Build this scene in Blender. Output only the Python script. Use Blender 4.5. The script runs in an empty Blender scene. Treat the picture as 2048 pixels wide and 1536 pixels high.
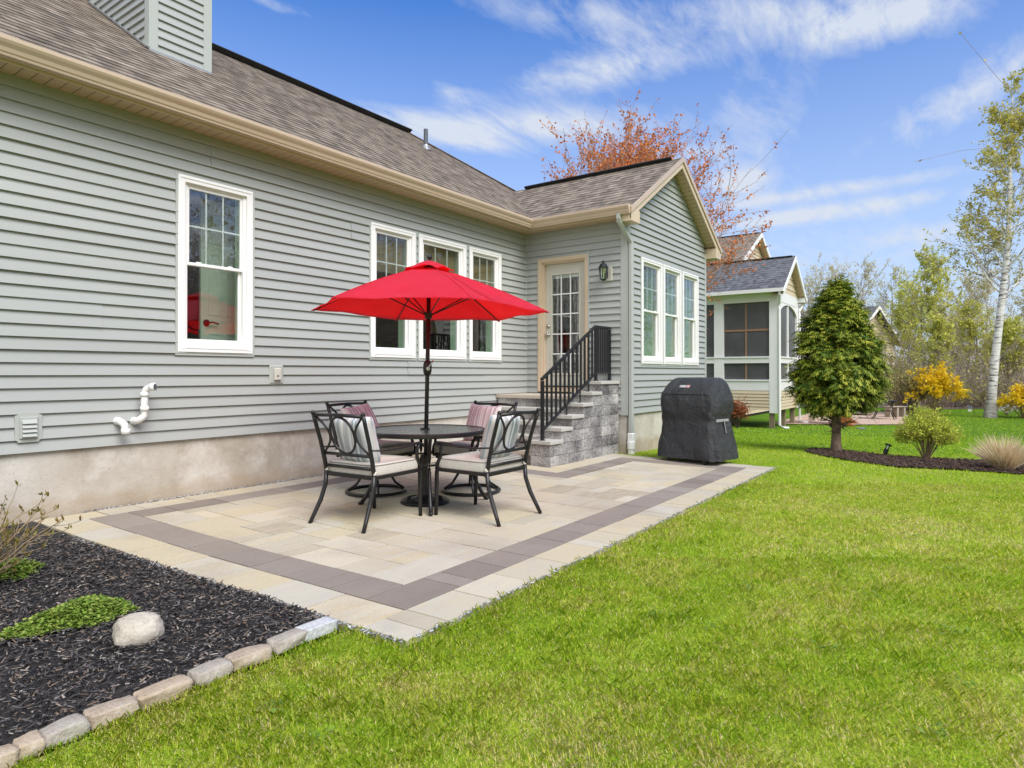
import bpy, bmesh, math, random
import numpy as np
from mathutils import Vector, Matrix
random.seed(7)
C = bpy.context.scene.collection
sc = bpy.context.scene
PI = math.pi
# ------------------------------------------------------------------ camera
CAM = (0.0, -6.0666, 1.196)
YAW, PITCH = 0.9488, 0.0066
cd = bpy.data.cameras.new('camera'); cam = bpy.data.objects.new('camera', cd); C.objects.link(cam)
cam.location = CAM
cam.rotation_euler = (PI/2 + PITCH, 0, -YAW)
cd.sensor_width = 36; cd.lens = 1289.08/2048*36; cd.shift_y = -29.88/2048
cd.clip_start = .05; cd.clip_end = 2000
sc.camera = cam
FW = np.array([math.sin(YAW), math.cos(YAW)]); RT = np.array([FW[1], -FW[0]])
def at(u, v, d):
    "point seen at photo pixel (u, v) at forward distance d"
    a = (u-1024)/1289.08; b = -(v-738.12)/1289.08 + PITCH
    xy = (FW + RT*a)*d
    return Vector((xy[0], CAM[1]+xy[1], CAM[2]+b*d))
def gz(x, y=0):
    s = np.clip((np.asarray(x, float)-8.8)/15., 0, 1)
    return -0.7*(s*s*(3-2*s)*.35+s*.65)
# ------------------------------------------------------------------ nodes
def nd(nt, t, props=None, **ins):
    n = nt.nodes.new(t)
    for k, v in (props or {}).items(): setattr(n, k, v)
    for k, v in ins.items():
        s = n.inputs[int(k[1:])] if k[0] == 'i' and k[1:].isdigit() else n.inputs[k.replace('_', ' ')]
        if isinstance(v, bpy.types.NodeSocket): nt.links.new(v, s)
        else: s.default_value = v
    return n
def math_(nt, op, a, b=0.0, c=0.0, clamp=False):
    return nd(nt, 'ShaderNodeMath', {'operation': op, 'use_clamp': clamp}, i0=a, i1=b, i2=c).outputs[0]
def mix(nt, f, a, b, mode='MIX'):
    return nd(nt, 'ShaderNodeMix', {'data_type': 'RGBA', 'blend_type': mode}, i0=f, i6=a, i7=b).outputs[2]
def ramp(nt, f, stops, interp='LINEAR'):
    n = nd(nt, 'ShaderNodeValToRGB', None, i0=f); cr = n.color_ramp; cr.interpolation = interp
    while len(cr.elements) < len(stops): cr.elements.new(.5)
    for e, (p, c) in zip(cr.elements, stops):
        e.position = p; e.color = tuple(c)+(1,) if len(c) == 3 else c
    return n.outputs[0]
def c4(c): return tuple(c)+(1.0,) if len(c) == 3 else c
def sc3(c, k): return tuple(min(1, x*k) for x in c)
def newmat(name):
    m = bpy.data.materials.new(name); m.use_nodes = True; nt = m.node_tree; nt.nodes.clear()
    out = nd(nt, 'ShaderNodeOutputMaterial'); p = nd(nt, 'ShaderNodeBsdfPrincipled')
    nt.links.new(p.outputs[0], out.inputs[0])
    return m, nt, p, out
def pos(nt): return nd(nt, 'ShaderNodeNewGeometry').outputs['Position']
def obco(nt): return nd(nt, 'ShaderNodeTexCoord').outputs['Object']
def attr(nt, name): return nd(nt, 'ShaderNodeAttribute', {'attribute_name': name}).outputs['Fac']
def noise(nt, v, scale, detail=4, rough=.55, dist=0):
    return nd(nt, 'ShaderNodeTexNoise', None, Vector=v, Scale=scale, Detail=detail, Roughness=rough, Distortion=dist).outputs[0]
def scalev(nt, v, s): return nd(nt, 'ShaderNodeMapping', None, Vector=v, Scale=s).outputs[0]
def bump(nt, p, h, strength=.3, dist=.01):
    b = nd(nt, 'ShaderNodeBump', None, Strength=strength, Distance=dist, Height=h); nt.links.new(b.outputs[0], p.inputs['Normal'])
def flat(name, col, rough=.5, var=.12, scale=6, metal=0, bs=0, bscale=60, dirt=None, spec=.5, coat=0, st=(1, 1, 1)):
    m, nt, p, _ = newmat(name)
    v = scalev(nt, pos(nt), st)
    n = noise(nt, v, scale, 5)
    c = ramp(nt, n, [(.25, sc3(col, 1-var)), (.75, sc3(col, 1+var))])
    if dirt:
        n2 = noise(nt, v, scale*.35, 6, .65)
        c = mix(nt, ramp(nt, n2, [(.5, (0, 0, 0)), (.72, (.6, .6, .6))]), c, c4(dirt))
    nt.links.new(c, p.inputs['Base Color'])
    p.inputs['Roughness'].default_value = rough; p.inputs['Metallic'].default_value = metal
    p.inputs['Specular IOR Level'].default_value = spec; p.inputs['Coat Weight'].default_value = coat
    if bs: bump(nt, p, noise(nt, v, bscale, 4), bs, .01)
    return m
MAT = {}
MAT['siding'] = flat('sage_vinyl', (.358, .372, .357), .48, .07, 1.3, bs=.10, bscale=7, st=(.25, .25, 2.5))
MAT['trim_sage'] = flat('sage_trim', (.41, .43, .405), .45, .04, 2)
MAT['white'] = flat('white_vinyl', (.82, .81, .80), .35, .03, 3)
MAT['pvc'] = flat('white_pvc', (.80, .80, .78), .3, .04, 8)
MAT['almond'] = flat('almond_trim', (.60, .475, .34), .4, .05, 3)
MAT['gutter'] = flat('tan_gutter', (.53, .41, .305), .25, .06, 2, st=(.3, 1, 1))
MAT['doorpaint'] = flat('door_paint', (.55, .53, .46), .4, .03, 3)
MAT['black'] = flat('black_metal', (.012, .012, .015), .36, .3, 30, bs=.08, bscale=300)
MAT['blackplastic'] = flat('black_plastic', (.015, .015, .017), .45, .2, 30)
MAT['bronze'] = flat('dark_bronze', (.010, .009, .010), .38, .3, 25, metal=.0, bs=.06, bscale=250)
MAT['nickel'] = flat('brushed_nickel', (.45, .42, .38), .28, .1, 40, metal=1)
MAT['darkgap'] = flat('dark_gap', (.012, .011, .01), .9, .2, 5)
MAT['verdigris'] = flat('lantern_metal', (.010, .014, .018), .38, .4, 30)
MAT['lead'] = flat('grey_pipe', (.09, .10, .12), .5, .15, 20)
MAT['flash'] = flat('flashing', (.35, .36, .36), .4, .1, 20, metal=.6)
MAT['ridgevent'] = flat('ridge_vent', (.012, .013, .016), .7, .3, 20)
MAT['cushion'] = flat('taupe_cushion', (.54, .51, .46), .85, .08, 20, bs=.25, bscale=700)
MAT['piping'] = flat('cushion_piping', (.22, .19, .17), .8, .1, 20)
MAT['tie'] = flat('cream_tie', (.62, .58, .52), .8, .1, 20)
MAT['orange_wood'] = flat('orange_stain', (.36, .12, .03), .6, .25, 6, st=(1, 1, 6))
MAT['post_wood'] = flat('treated_post', (.25, .19, .12), .75, .25, 8, st=(4, 4, .6))
MAT['bench_wood'] = flat('bench_grey', (.35, .30, .24), .8, .2, 10)
MAT['tan_siding'] = flat('tan_vinyl', (.60, .50, .35), .5, .04, 2)
MAT['screen'] = flat('porch_screen', (.085, .085, .09), .35, .35, 1.2)
MAT['copperwood'] = flat('inner_frame', (.30, .17, .10), .6, .1, 10)
MAT['granite'] = flat('grey_granite', (.47, .48, .49), .8, .25, 70, bs=.5, bscale=60)
MAT['rim'] = MAT['bronze']
def m_concrete():
    m, nt, p, _ = newmat('foundation_concrete'); v = pos(nt)
    a = noise(nt, scalev(nt, v, (1, 1, .6)), 1.7, 8, .62, .4)
    base = ramp(nt, a, [(.3, (.34, .295, .235)), (.5, (.47, .43, .37)), (.7, (.57, .54, .49))])
    w = noise(nt, v, 2.6, 9, .7)
    base = mix(nt, ramp(nt, w, [(.50, (0, 0, 0)), (.66, (.6, .6, .6))]), base, (.66, .63, .58, 1))
    s = noise(nt, v, 55, 4, .6)
    base = mix(nt, ramp(nt, s, [(.62, (0, 0, 0)), (.72, (.5, .5, .5))]), base, (.20, .17, .13, 1))
    z = nd(nt, 'ShaderNodeSeparateXYZ', None, Vector=v).outputs
    st = math_(nt, 'ADD', z[2], math_(nt, 'MULTIPLY', noise(nt, v, 5, 6), -.22))
    base = mix(nt, ramp(nt, st, [(-.0, (.55, .55, .55)), (.10, (0, 0, 0))]), base, (.34, .26, .17, 1))
    nt.links.new(base, p.inputs['Base Color']); p.inputs['Roughness'].default_value = .9
    bump(nt, p, math_(nt, 'ADD', noise(nt, v, 30, 6), math_(nt, 'MULTIPLY', s, .6)), .35, .01)
    return m
MAT['concrete'] = m_concrete()
def m_shingle(name, cols, seed=0):
    m, nt, p, _ = newmat(name)
    uv = nd(nt, 'ShaderNodeTexCoord').outputs['UV']
    br = nd(nt, 'ShaderNodeTexBrick', {'offset': .37, 'offset_frequency': 2, 'squash': .7, 'squash_frequency': 3}, Vector=uv, Color1=(0, 0, 0, 1), Color2=(1, 1, 1, 1), Mortar=(.5, .5, .5, 1), Scale=1.0, Mortar_Size=.0, Bias=0.0, Brick_Width=.13, Row_Height=.143)
    n = noise(nt, uv, 2.2, 5, .6); g = noise(nt, uv, 260, 2, .6)
    n = noise(nt, uv, 5.5, 4, .6); f = math_(nt, 'ADD', math_(nt, 'MULTIPLY', br.outputs[0], .34), math_(nt, 'MULTIPLY', n, .85))
    f = math_(nt, 'ADD', f, math_(nt, 'MULTIPLY', g, .62)); f = math_(nt, 'SUBTRACT', f, .44)
    col = ramp(nt, f, [(.1, cols[0]), (.45, cols[1]), (.85, cols[2])])
    nt.links.new(col, p.inputs['Base Color']); p.inputs['Roughness'].default_value = .92; p.inputs['Specular IOR Level'].default_value = .25
    h = math_(nt, 'ADD', math_(nt, 'MULTIPLY', br.outputs[0], 1.0), math_(nt, 'MULTIPLY', g, .5))
    bump(nt, p, h, .8, .006)
    return m
MAT['shingle'] = m_shingle('brown_shingles', ((.07, .056, .046), (.20, .165, .135), (.385, .325, .27)))
MAT['shingle_grey'] = m_shingle('grey_shingles', ((.05, .054, .062), (.115, .12, .135), (.20, .21, .23)))
def m_soffit():
    m, nt, p, _ = newmat('vented_soffit'); uv = nd(nt, 'ShaderNodeTexCoord').outputs['UV']
    u = nd(nt, 'ShaderNodeSeparateXYZ', None, Vector=uv).outputs
    fr = math_(nt, 'FRACT', math_(nt, 'MULTIPLY', u[0], 1/.10)); ln = ramp(nt, fr, [(0, (0, 0, 0)), (.06, (1, 1, 1)), (.94, (1, 1, 1)), (1, (0, 0, 0))])
    f2 = math_(nt, 'FRACT', math_(nt, 'MULTIPLY', u[0], 1/.02)); pf = ramp(nt, f2, [(.0, (.86, .86, .86)), (.3, (1, 1, 1))])
    c = mix(nt, ln, (.10, .07, .045, 1), (.56, .415, .28, 1)); c = mix(nt, 1.0, c, pf, 'MULTIPLY')
    nt.links.new(c, p.inputs['Base Color']); p.inputs['Roughness'].default_value = .5
    bump(nt, p, ln, .6, .008); return m
MAT['soffit'] = m_soffit()
def m_block():
    m, nt, p, _ = newmat('split_face_block'); v = pos(nt)
    a = noise(nt, v, 3.2, 3, .5); b = noise(nt, v, 55, 7, .72); r = attr(nt, 'rnd')
    f = math_(nt, 'ADD', math_(nt, 'MULTIPLY', a, .45), math_(nt, 'MULTIPLY', b, .85)); f = math_(nt, 'ADD', f, math_(nt, 'MULTIPLY', r, .12)); f = math_(nt, 'SUBTRACT', f, .22)
    c = ramp(nt, f, [(.27, (.035, .035, .04)), (.40, (.16, .15, .15)), (.52, (.34, .325, .315)), (.66, (.62, .60, .58))])
    nt.links.new(c, p.inputs['Base Color']); p.inputs['Roughness'].default_value = .92
    bump(nt, p, math_(nt, 'ADD', b, noise(nt, v, 18, 5)), .9, .02); return m
MAT['block'] = m_block()
def m_cap(name, col, tint):
    m, nt, p, _ = newmat(name); v = pos(nt)
    a = noise(nt, v, 4, 4); g = noise(nt, v, 140, 3)
    c = mix(nt, a, c4(col), c4(tint)); c = mix(nt, .5, c, ramp(nt, g, [(.3, (.35, .35, .35)), (.7, (.65, .65, .65))]), 'OVERLAY')
    nt.links.new(c, p.inputs['Base Color']); p.inputs['Roughness'].default_value = .85; bump(nt, p, g, .25, .005); return m
MAT['cap'] = m_cap('cap_stone', (.42, .41, .38), (.50, .48, .44))
MAT['tread'] = m_cap('tread_stone', (.45, .38, .31), (.50, .44, .37))
def m_paver(name, stops, streak=.35):
    m, nt, p, _ = newmat(name); v = pos(nt); r = attr(nt, 'rnd')
    sv = scalev(nt, v, (2.2, 8, 1)); a = noise(nt, sv, 2.0, 5, .6); g = noise(nt, v, 190, 3, .6)
    f = math_(nt, 'ADD', math_(nt, 'MULTIPLY', r, 1-streak), math_(nt, 'MULTIPLY', a, streak))
    c = ramp(nt, f, stops); st = noise(nt, v, 1.1, 7, .65)
    c = mix(nt, ramp(nt, st, [(.50, (0, 0, 0)), (.72, (.5, .5, .5))]), c, (.30, .25, .20, 1))
    c = mix(nt, .55, c, ramp(nt, g, [(.3, (.32, .32, .32)), (.7, (.68, .68, .68))]), 'OVERLAY')
    nt.links.new(c, p.inputs['Base Color']); p.inputs['Roughness'].default_value = .88; bump(nt, p, math_(nt, 'ADD', g, a), .22, .004); return m
MAT['paver'] = m_paver('buff_pavers', [(.06, (.29, .243, .18)), (.22, (.41, .36, .268)), (.38, (.45, .41, .325)), (.52, (.49, .42, .285)), (.66, (.46, .43, .362)), (.8, (.53, .47, .355)), (.94, (.49, .385, .22))])
MAT['paver_dark'] = m_paver('charcoal_pavers', [(.15, (.185, .154, .130)), (.5, (.232, .198, .17)), (.85, (.28, .244, .21))])
def m_stone(name, cols, scale=9):
    m, nt, p, _ = newmat(name); v = obco(nt)
    a = noise(nt, v, scale, 6, .6); b = noise(nt, v, scale*8, 4, .65)
    f = math_(nt, 'ADD', math_(nt, 'MULTIPLY', a, .65), math_(nt, 'MULTIPLY', b, .35))
    c = ramp(nt, f, [(.3, cols[0]), (.5, cols[1]), (.7, cols[2])])
    nt.links.new(c, p.inputs['Base Color']); p.inputs['Roughness'].default_value = .9; bump(nt, p, f, .6, .02); return m
MAT['edge'] = m_stone('tan_edging', ((.25, .19, .135), (.39, .315, .24), (.51, .44, .365)))
MAT['edge_pink'] = m_stone('pink_edging', ((.28, .205, .14), (.43, .34, .245), (.52, .45, .36)))
MAT['edge_grey'] = m_stone('grey_edging', ((.24, .205, .17), (.37, .33, .28), (.49, .455, .40)))
MAT['boulder'] = m_stone('pale_boulder', ((.25, .21, .16), (.45, .405, .335), (.57, .53, .46)), 8)
def m_rndramp(name, stops, rough=.6, trans=0.0, nscale=None, nmix=.4, spec=.3):
    m, nt, p, out = newmat(name); r = attr(nt, 'rnd')
    if nscale:
        r = math_(nt, 'ADD', math_(nt, 'MULTIPLY', r, 1-nmix), math_(nt, 'MULTIPLY', ramp(nt, noise(nt, pos(nt), nscale, 4, .6), [(.3, (0, 0, 0)), (.7, (1, 1, 1))]), nmix))
    c = ramp(nt, r, stops)
    nt.links.new(c, p.inputs['Base Color']); p.inputs['Roughness'].default_value = rough; p.inputs['Specular IOR Level'].default_value = spec
    if trans:
        t = nd(nt, 'ShaderNodeBsdfTranslucent', None, Color=c); ms = nd(nt, 'ShaderNodeMixShader', None, i0=trans, i1=p.outputs[0], i2=t.outputs[0])
        nt.links.new(ms.outputs[0], out.inputs[0])
    return m
MAT['grass'] = m_rndramp('grass_blades', [(.0, (.17, .36, .010)), (.22, (.32, .51, .014)), (.46, (.50, .61, .03)), (.68, (.70, .68, .12)), (.86, (.80, .68, .36)), (1, (.84, .70, .46))], .55, .45, 1.6, .18)
MAT['mulchchip'] = m_rndramp('mulch_chips', [(0, (.012, .012, .013)), (.40, (.036, .033, .034)), (.65, (.085, .078, .077)), (.82, (.155, .142, .138)), (.92, (.19, .13, .09)), (1, (.40, .36, .32))], .7)
MAT['brownchip'] = m_rndramp('brown_mulch_chips', [(0, (.03, .018, .013)), (.6, (.075, .045, .032)), (1, (.17, .11, .08))], .8)
MAT['gravel'] = m_rndramp('gravel_bits', [(0, (.12, .12, .12)), (.5, (.36, .36, .37)), (1, (.62, .62, .62))], .9)
MAT['leaf_birch'] = m_rndramp('birch_leaves', [(0, (.22, .27, .03)), (.5, (.54, .49, .07)), (1, (.62, .49, .15))], .6, .4)
MAT['leaf_green'] = m_rndramp('spring_leaves', [(0, (.46, .50, .09)), (.6, (.64, .64, .13)), (1, (.74, .66, .22))], .6, .4)
MAT['leaf_pale'] = m_rndramp('pale_buds', [(0, (.52, .52, .24)), (.6, (.68, .62, .36)), (1, (.76, .66, .46))], .6, .4)
MAT['leaf_red'] = m_rndramp('red_maple_buds', [(0, (.38, .10, .03)), (.5, (.66, .22, .06)), (1, (.78, .36, .13))], .6, .35)
MAT['leaf_forsythia'] = m_rndramp('forsythia_bloom', [(0, (.70, .46, .01)), (.6, (.88, .64, .015)), (1, (.90, .70, .05))], .6, .3)
MAT['leaf_hem'] = m_rndramp('hemlock_needles', [(0, (.014, .038, .012)), (.40, (.055, .12, .018)), (.62, (.17, .25, .028)), (.82, (.42, .46, .05)), (1, (.58, .54, .08))], .6, .22)
MAT['leaf_shrub'] = m_rndramp('lime_leaves', [(0, (.30, .38, .04)), (.6, (.56, .62, .07)), (1, (.70, .68, .14))], .6, .3)
MAT['leaf_cover'] = m_rndramp('ground_leaves', [(0, (.10, .18, .025)), (.6, (.24, .36, .05)), (1, (.42, .48, .12))], .5, .3)
MAT['leaf_rust'] = m_rndramp('rust_leaves', [(0, (.16, .04, .02)), (.6, (.42, .12, .04)), (1, (.55, .24, .09))], .6, .3)
MAT['leaf_bud'] = m_rndramp('opening_buds', [(0, (.14, .14, .03)), (.6, (.24, .20, .05)), (1, (.34, .17, .08))], .6, .2)
MAT['straw'] = m_rndramp('dry_grass', [(0, (.50, .37, .20)), (.6, (.78, .63, .42)), (1, (.88, .78, .58))], .8, .2)
MAT['leaf_under'] = m_rndramp('undergrowth_leaves', [(0, (.20, .25, .06)), (.4, (.42, .40, .13)), (.7, (.46, .34, .22)), (1, (.54, .57, .12))], .8, .3)
MAT['twig_far'] = m_rndramp('woodland_twigs', [(0, (.26, .20, .17)), (.6, (.42, .33, .29)), (1, (.55, .47, .42))], .9)
MAT['bark'] = flat('grey_bark', (.38, .32, .28), .9, .3, 14, bs=.6, bscale=25, st=(1, 1, .25))
MAT['bark_maple'] = flat('maple_bark', (.36, .27, .22), .9, .25, 10)
MAT['bark_hem'] = flat('hemlock_bark', (.17, .12, .085), .95, .4, 22, bs=.9, bscale=30, st=(1, 1, .4))
MAT['stem'] = flat('tan_stem', (.30, .22, .13), .8, .2, 20)
MAT['stem_dark'] = flat('dark_stem', (.12, .09, .07), .85, .2, 20)
def m_birch():
    m, nt, p, _ = newmat('birch_bark'); v = pos(nt)
    a = noise(nt, scalev(nt, v, (1.2, 1.2, 7)), 1.6, 6, .7); z = nd(nt, 'ShaderNodeSeparateXYZ', None, Vector=v).outputs[2]
    c = ramp(nt, a, [(.36, (.025, .023, .022)), (.43, (.30, .28, .26)), (.50, (.70, .68, .66)), (.7, (.80, .79, .77))])
    low = math_(nt, 'ADD', z, math_(nt, 'MULTIPLY', noise(nt, v, 3, 5), 2.2))
    c = mix(nt, ramp(nt, math_(nt, 'MULTIPLY', low, .3), [(.12, (.8, .8, .8)), (.6, (0, 0, 0))]), c, (.17, .145, .12, 1))
    nt.links.new(c, p.inputs['Base Color']); p.inputs['Roughness'].default_value = .85; bump(nt, p, a, .5, .03); return m
MAT['birch'] = m_birch()
def m_soil(name, c0, c1, scale=14):
    m, nt, p, _ = newmat(name); v = pos(nt); n = noise(nt, v, scale, 8, .7); n2 = noise(nt, v, scale*9, 4, .7)
    f = math_(nt, 'ADD', math_(nt, 'MULTIPLY', n, .5), math_(nt, 'MULTIPLY', n2, .5))
    nt.links.new(ramp(nt, f, [(.35, c0), (.65, c1)]), p.inputs['Base Color']); p.inputs['Roughness'].default_value = .95; bump(nt, p, f, .8, .03); return m
MAT['mulchsoil'] = m_soil('black_mulch', (.014, .012, .012), (.09, .078, .072), 34)
MAT['brownmulch'] = m_soil('brown_mulch', (.03, .018, .013), (.10, .062, .046), 22)
MAT['base'] = m_soil('jointing_sand', (.03, .025, .02), (.09, .075, .06), 20)
MAT['wood_floor'] = m_soil('wood_floor_leaf_litter', (.07, .05, .035), (.17, .125, .085), 3)
MAT['nbpaver'] = m_soil('tan_brick_patio', (.42, .29, .21), (.58, .44, .34), 8)
def m_lawn():
    m, nt, p, _ = newmat('lawn_turf'); v = pos(nt)
    a = noise(nt, v, .35, 4, .6); b = noise(nt, v, 2.4, 6, .65); g = noise(nt, v, 60, 4, .7)
    f = math_(nt, 'ADD', math_(nt, 'MULTIPLY', b, .55), math_(nt, 'MULTIPLY', a, .45))
    c = ramp(nt, f, [(.34, (.22, .40, .015)), (.5, (.36, .48, .04)), (.62, (.52, .52, .12)), (.74, (.64, .56, .24))])
    x = nd(nt, 'ShaderNodeSeparateXYZ', None, Vector=v).outputs[0]
    far = ramp(nt, math_(nt, 'MULTIPLY', x, .02), [(.14, (0, 0, 0)), (.3, (1, 1, 1))])
    c = mix(nt, far, c, ramp(nt, f, [(.36, (.085, .19, .012)), (.6, (.13, .25, .02)), (.75, (.22, .32, .04))]))
    c = mix(nt, .7, c, ramp(nt, g, [(.3, (.25, .25, .25)), (.7, (.7, .7, .7))]), 'OVERLAY')
    nt.links.new(c, p.inputs['Base Color']); p.inputs['Roughness'].default_value = .95; p.inputs['Specular IOR Level'].default_value = .1
    bump(nt, p, g, .8, .05); return m
MAT['lawn'] = m_lawn()
def m_fabric():
    m, nt, p, out = newmat('red_canopy'); v = obco(nt); n = noise(nt, v, 3.5, 5, .6, .6); w = noise(nt, v, 420, 2)
    c = ramp(nt, n, [(.3, (.80, .025, .075)), (.7, (.90, .045, .115))])
    nt.links.new(c, p.inputs['Base Color']); p.inputs['Roughness'].default_value = .7; p.inputs['Sheen Weight'].default_value = .3; p.inputs['Sheen Tint'].default_value = (1, .5, .6, 1)
    bump(nt, p, math_(nt, 'ADD', n, math_(nt, 'MULTIPLY', w, .12)), .7, .05)
    t = nd(nt, 'ShaderNodeBsdfTranslucent', None, Color=(1.0, .006, .02, 1)); ms = nd(nt, 'ShaderNodeMixShader', None, i0=.62, i1=p.outputs[0], i2=t.outputs[0])
    nt.links.new(ms.outputs[0], out.inputs[0]); return m
MAT['red'] = m_fabric()
def m_cover():
    m, nt, p, _ = newmat('grill_cover_cloth'); v = obco(nt); n = noise(nt, v, 5, 6, .6, .8); w = noise(nt, v, 500, 2)
    nt.links.new(ramp(nt, n, [(.3, (.026, .028, .032)), (.7, (.044, .047, .052))]), p.inputs['Base Color']); p.inputs['Roughness'].default_value = .55
    bump(nt, p, math_(nt, 'ADD', n, math_(nt, 'MULTIPLY', w, .1)), 1.0, .07); return m
MAT['cover'] = m_cover()
MAT['strap'] = flat('grey_webbing', (.27, .27, .28), .7, .1, 60)
MAT['logo_white'] = flat('logo_white', (.8, .8, .8), .5, .02)
MAT['logo_black'] = flat('logo_black', (.012, .012, .012), .5, .02)
MAT['logo_red'] = flat('logo_red', (.62, .02, .025), .5, .02)
def m_stripes(name, cols):
    m, nt, p, _ = newmat(name); uv = nd(nt, 'ShaderNodeTexCoord').outputs['Generated']
    x = nd(nt, 'ShaderNodeSeparateXYZ', None, Vector=uv).outputs[0]; rr = random.Random(name)
    stops, q = [], 0.0
    while q < 1 and len(stops) < 30: stops.append((q, rr.choice(cols) if not stops else rr.choice([k for k in cols if k != stops[-1][1]]))); q += rr.choice((.018, .025, .03, .05, .055))
    nt.links.new(ramp(nt, x, stops, 'CONSTANT'), p.inputs['Base Color']); p.inputs['Roughness'].default_value = .85
    bump(nt, p, noise(nt, pos(nt), 500, 2), .3, .004); return m
MAT['stripe_blue'] = m_stripes('blue_grey_stripes', [(.72, .73, .73), (.36, .42, .47), (.52, .56, .59), (.50, .47, .45), (.66, .69, .71), (.28, .33, .37)])
MAT['stripe_mauve'] = m_stripes('mauve_stripes', [(.74, .70, .69), (.47, .37, .42), (.60, .51, .53), (.68, .61, .60), (.40, .34, .38)])
def m_glass(name='window_glass', wav=.0):
    m, nt, p, out = newmat(name)
    g = nd(nt, 'ShaderNodeBsdfGlossy', None, Color=(1, 1, 1, 1), Roughness=.0); t = nd(nt, 'ShaderNodeBsdfTransparent', None, Color=(.80, .87, .84, 1))
    fr = nd(nt, 'ShaderNodeFresnel', None, IOR=1.55)
    f = math_(nt, 'MINIMUM', math_(nt, 'MULTIPLY_ADD', fr.outputs[0], 1.2, .12), .40)
    if wav:
        b = nd(nt, 'ShaderNodeBump', None, Strength=.4, Distance=wav, Height=noise(nt, scalev(nt, pos(nt), (1, 1, .8)), 3.0, 3)); nt.links.new(b.outputs[0], g.inputs['Normal'])
    ms = nd(nt, 'ShaderNodeMixShader', None, i0=f, i1=t.outputs[0], i2=g.outputs[0]); nt.links.new(ms.outputs[0], out.inputs[0]); return m
MAT['glass'] = m_glass('window_glass', .004)
MAT['lampglass'] = m_glass('lantern_glass')
def m_tableglass():
    m, nt, p, _ = newmat('hammered_glass'); v = obco(nt); n = nd(nt, 'ShaderNodeTexVoronoi', {'feature': 'SMOOTH_F1'}, Vector=v, Scale=75.0).outputs[0]
    p.inputs['Base Color'].default_value = (.035, .05, .045, 1); p.inputs['Roughness'].default_value = .16; p.inputs['Specular IOR Level'].default_value = .8
    bump(nt, p, n, .35, .01); return m
MAT['tableglass'] = m_tableglass()
MAT['room_blue'] = flat('room_blue_wall', (.22, .36, .44), .8, .05, 1)
MAT['room_dark'] = flat('room_brown_wall', (.16, .11, .08), .8, .1, 1)
MAT['room_door'] = flat('room_door', (.62, .70, .58), .5, .03, 2)
MAT['curtain'] = flat('green_reveal', (.42, .70, .28), .8, .1, 3)
MAT['curtain_pale'] = flat('pale_green_reveal', (.55, .74, .52), .8, .06, 3)
MAT['blind'] = flat('woven_blind', (.26, .19, .08), .8, .35, 20, st=(.3, .3, 5))
MAT['ceil'] = flat('room_ceiling', (.6, .62, .6), .8, .02, 1)
SUN_A, SUN_E, SUN_P, SUN_ANG, EXPO = 200, 50, 2.6, 38, 0.66
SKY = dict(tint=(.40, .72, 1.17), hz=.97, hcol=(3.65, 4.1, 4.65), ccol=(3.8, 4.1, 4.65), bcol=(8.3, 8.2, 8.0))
CLOUDS = [(1215, 135, .13, .026, 6, .85), (1010, 255, .22, .028, 2, .8), (1520, 15, .22, .035, -8, .62), (1740, 40, .09, .032, -4, .8), (1960, 175, .13, .032, 22, .72), (1530, 200, .08, .06, 0, .33), (1480, 360, .055, .022, 0, .85), (1650, 425, .28, .011, 3, .75), (1600, 390, .33, .010, 3, .55), (910, 185, .04, .014, -20, .6), (560, 5, .05, .012, -10, .5), (1100, 20, .18, .03, -15, .32), (1860, 465, .06, .01, 5, .5), (740, 225, .16, .016, -10, .6), (1350, 310, .15, .018, 0, .4), (1500, 520, .5, .05, 0, .4)]
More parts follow.
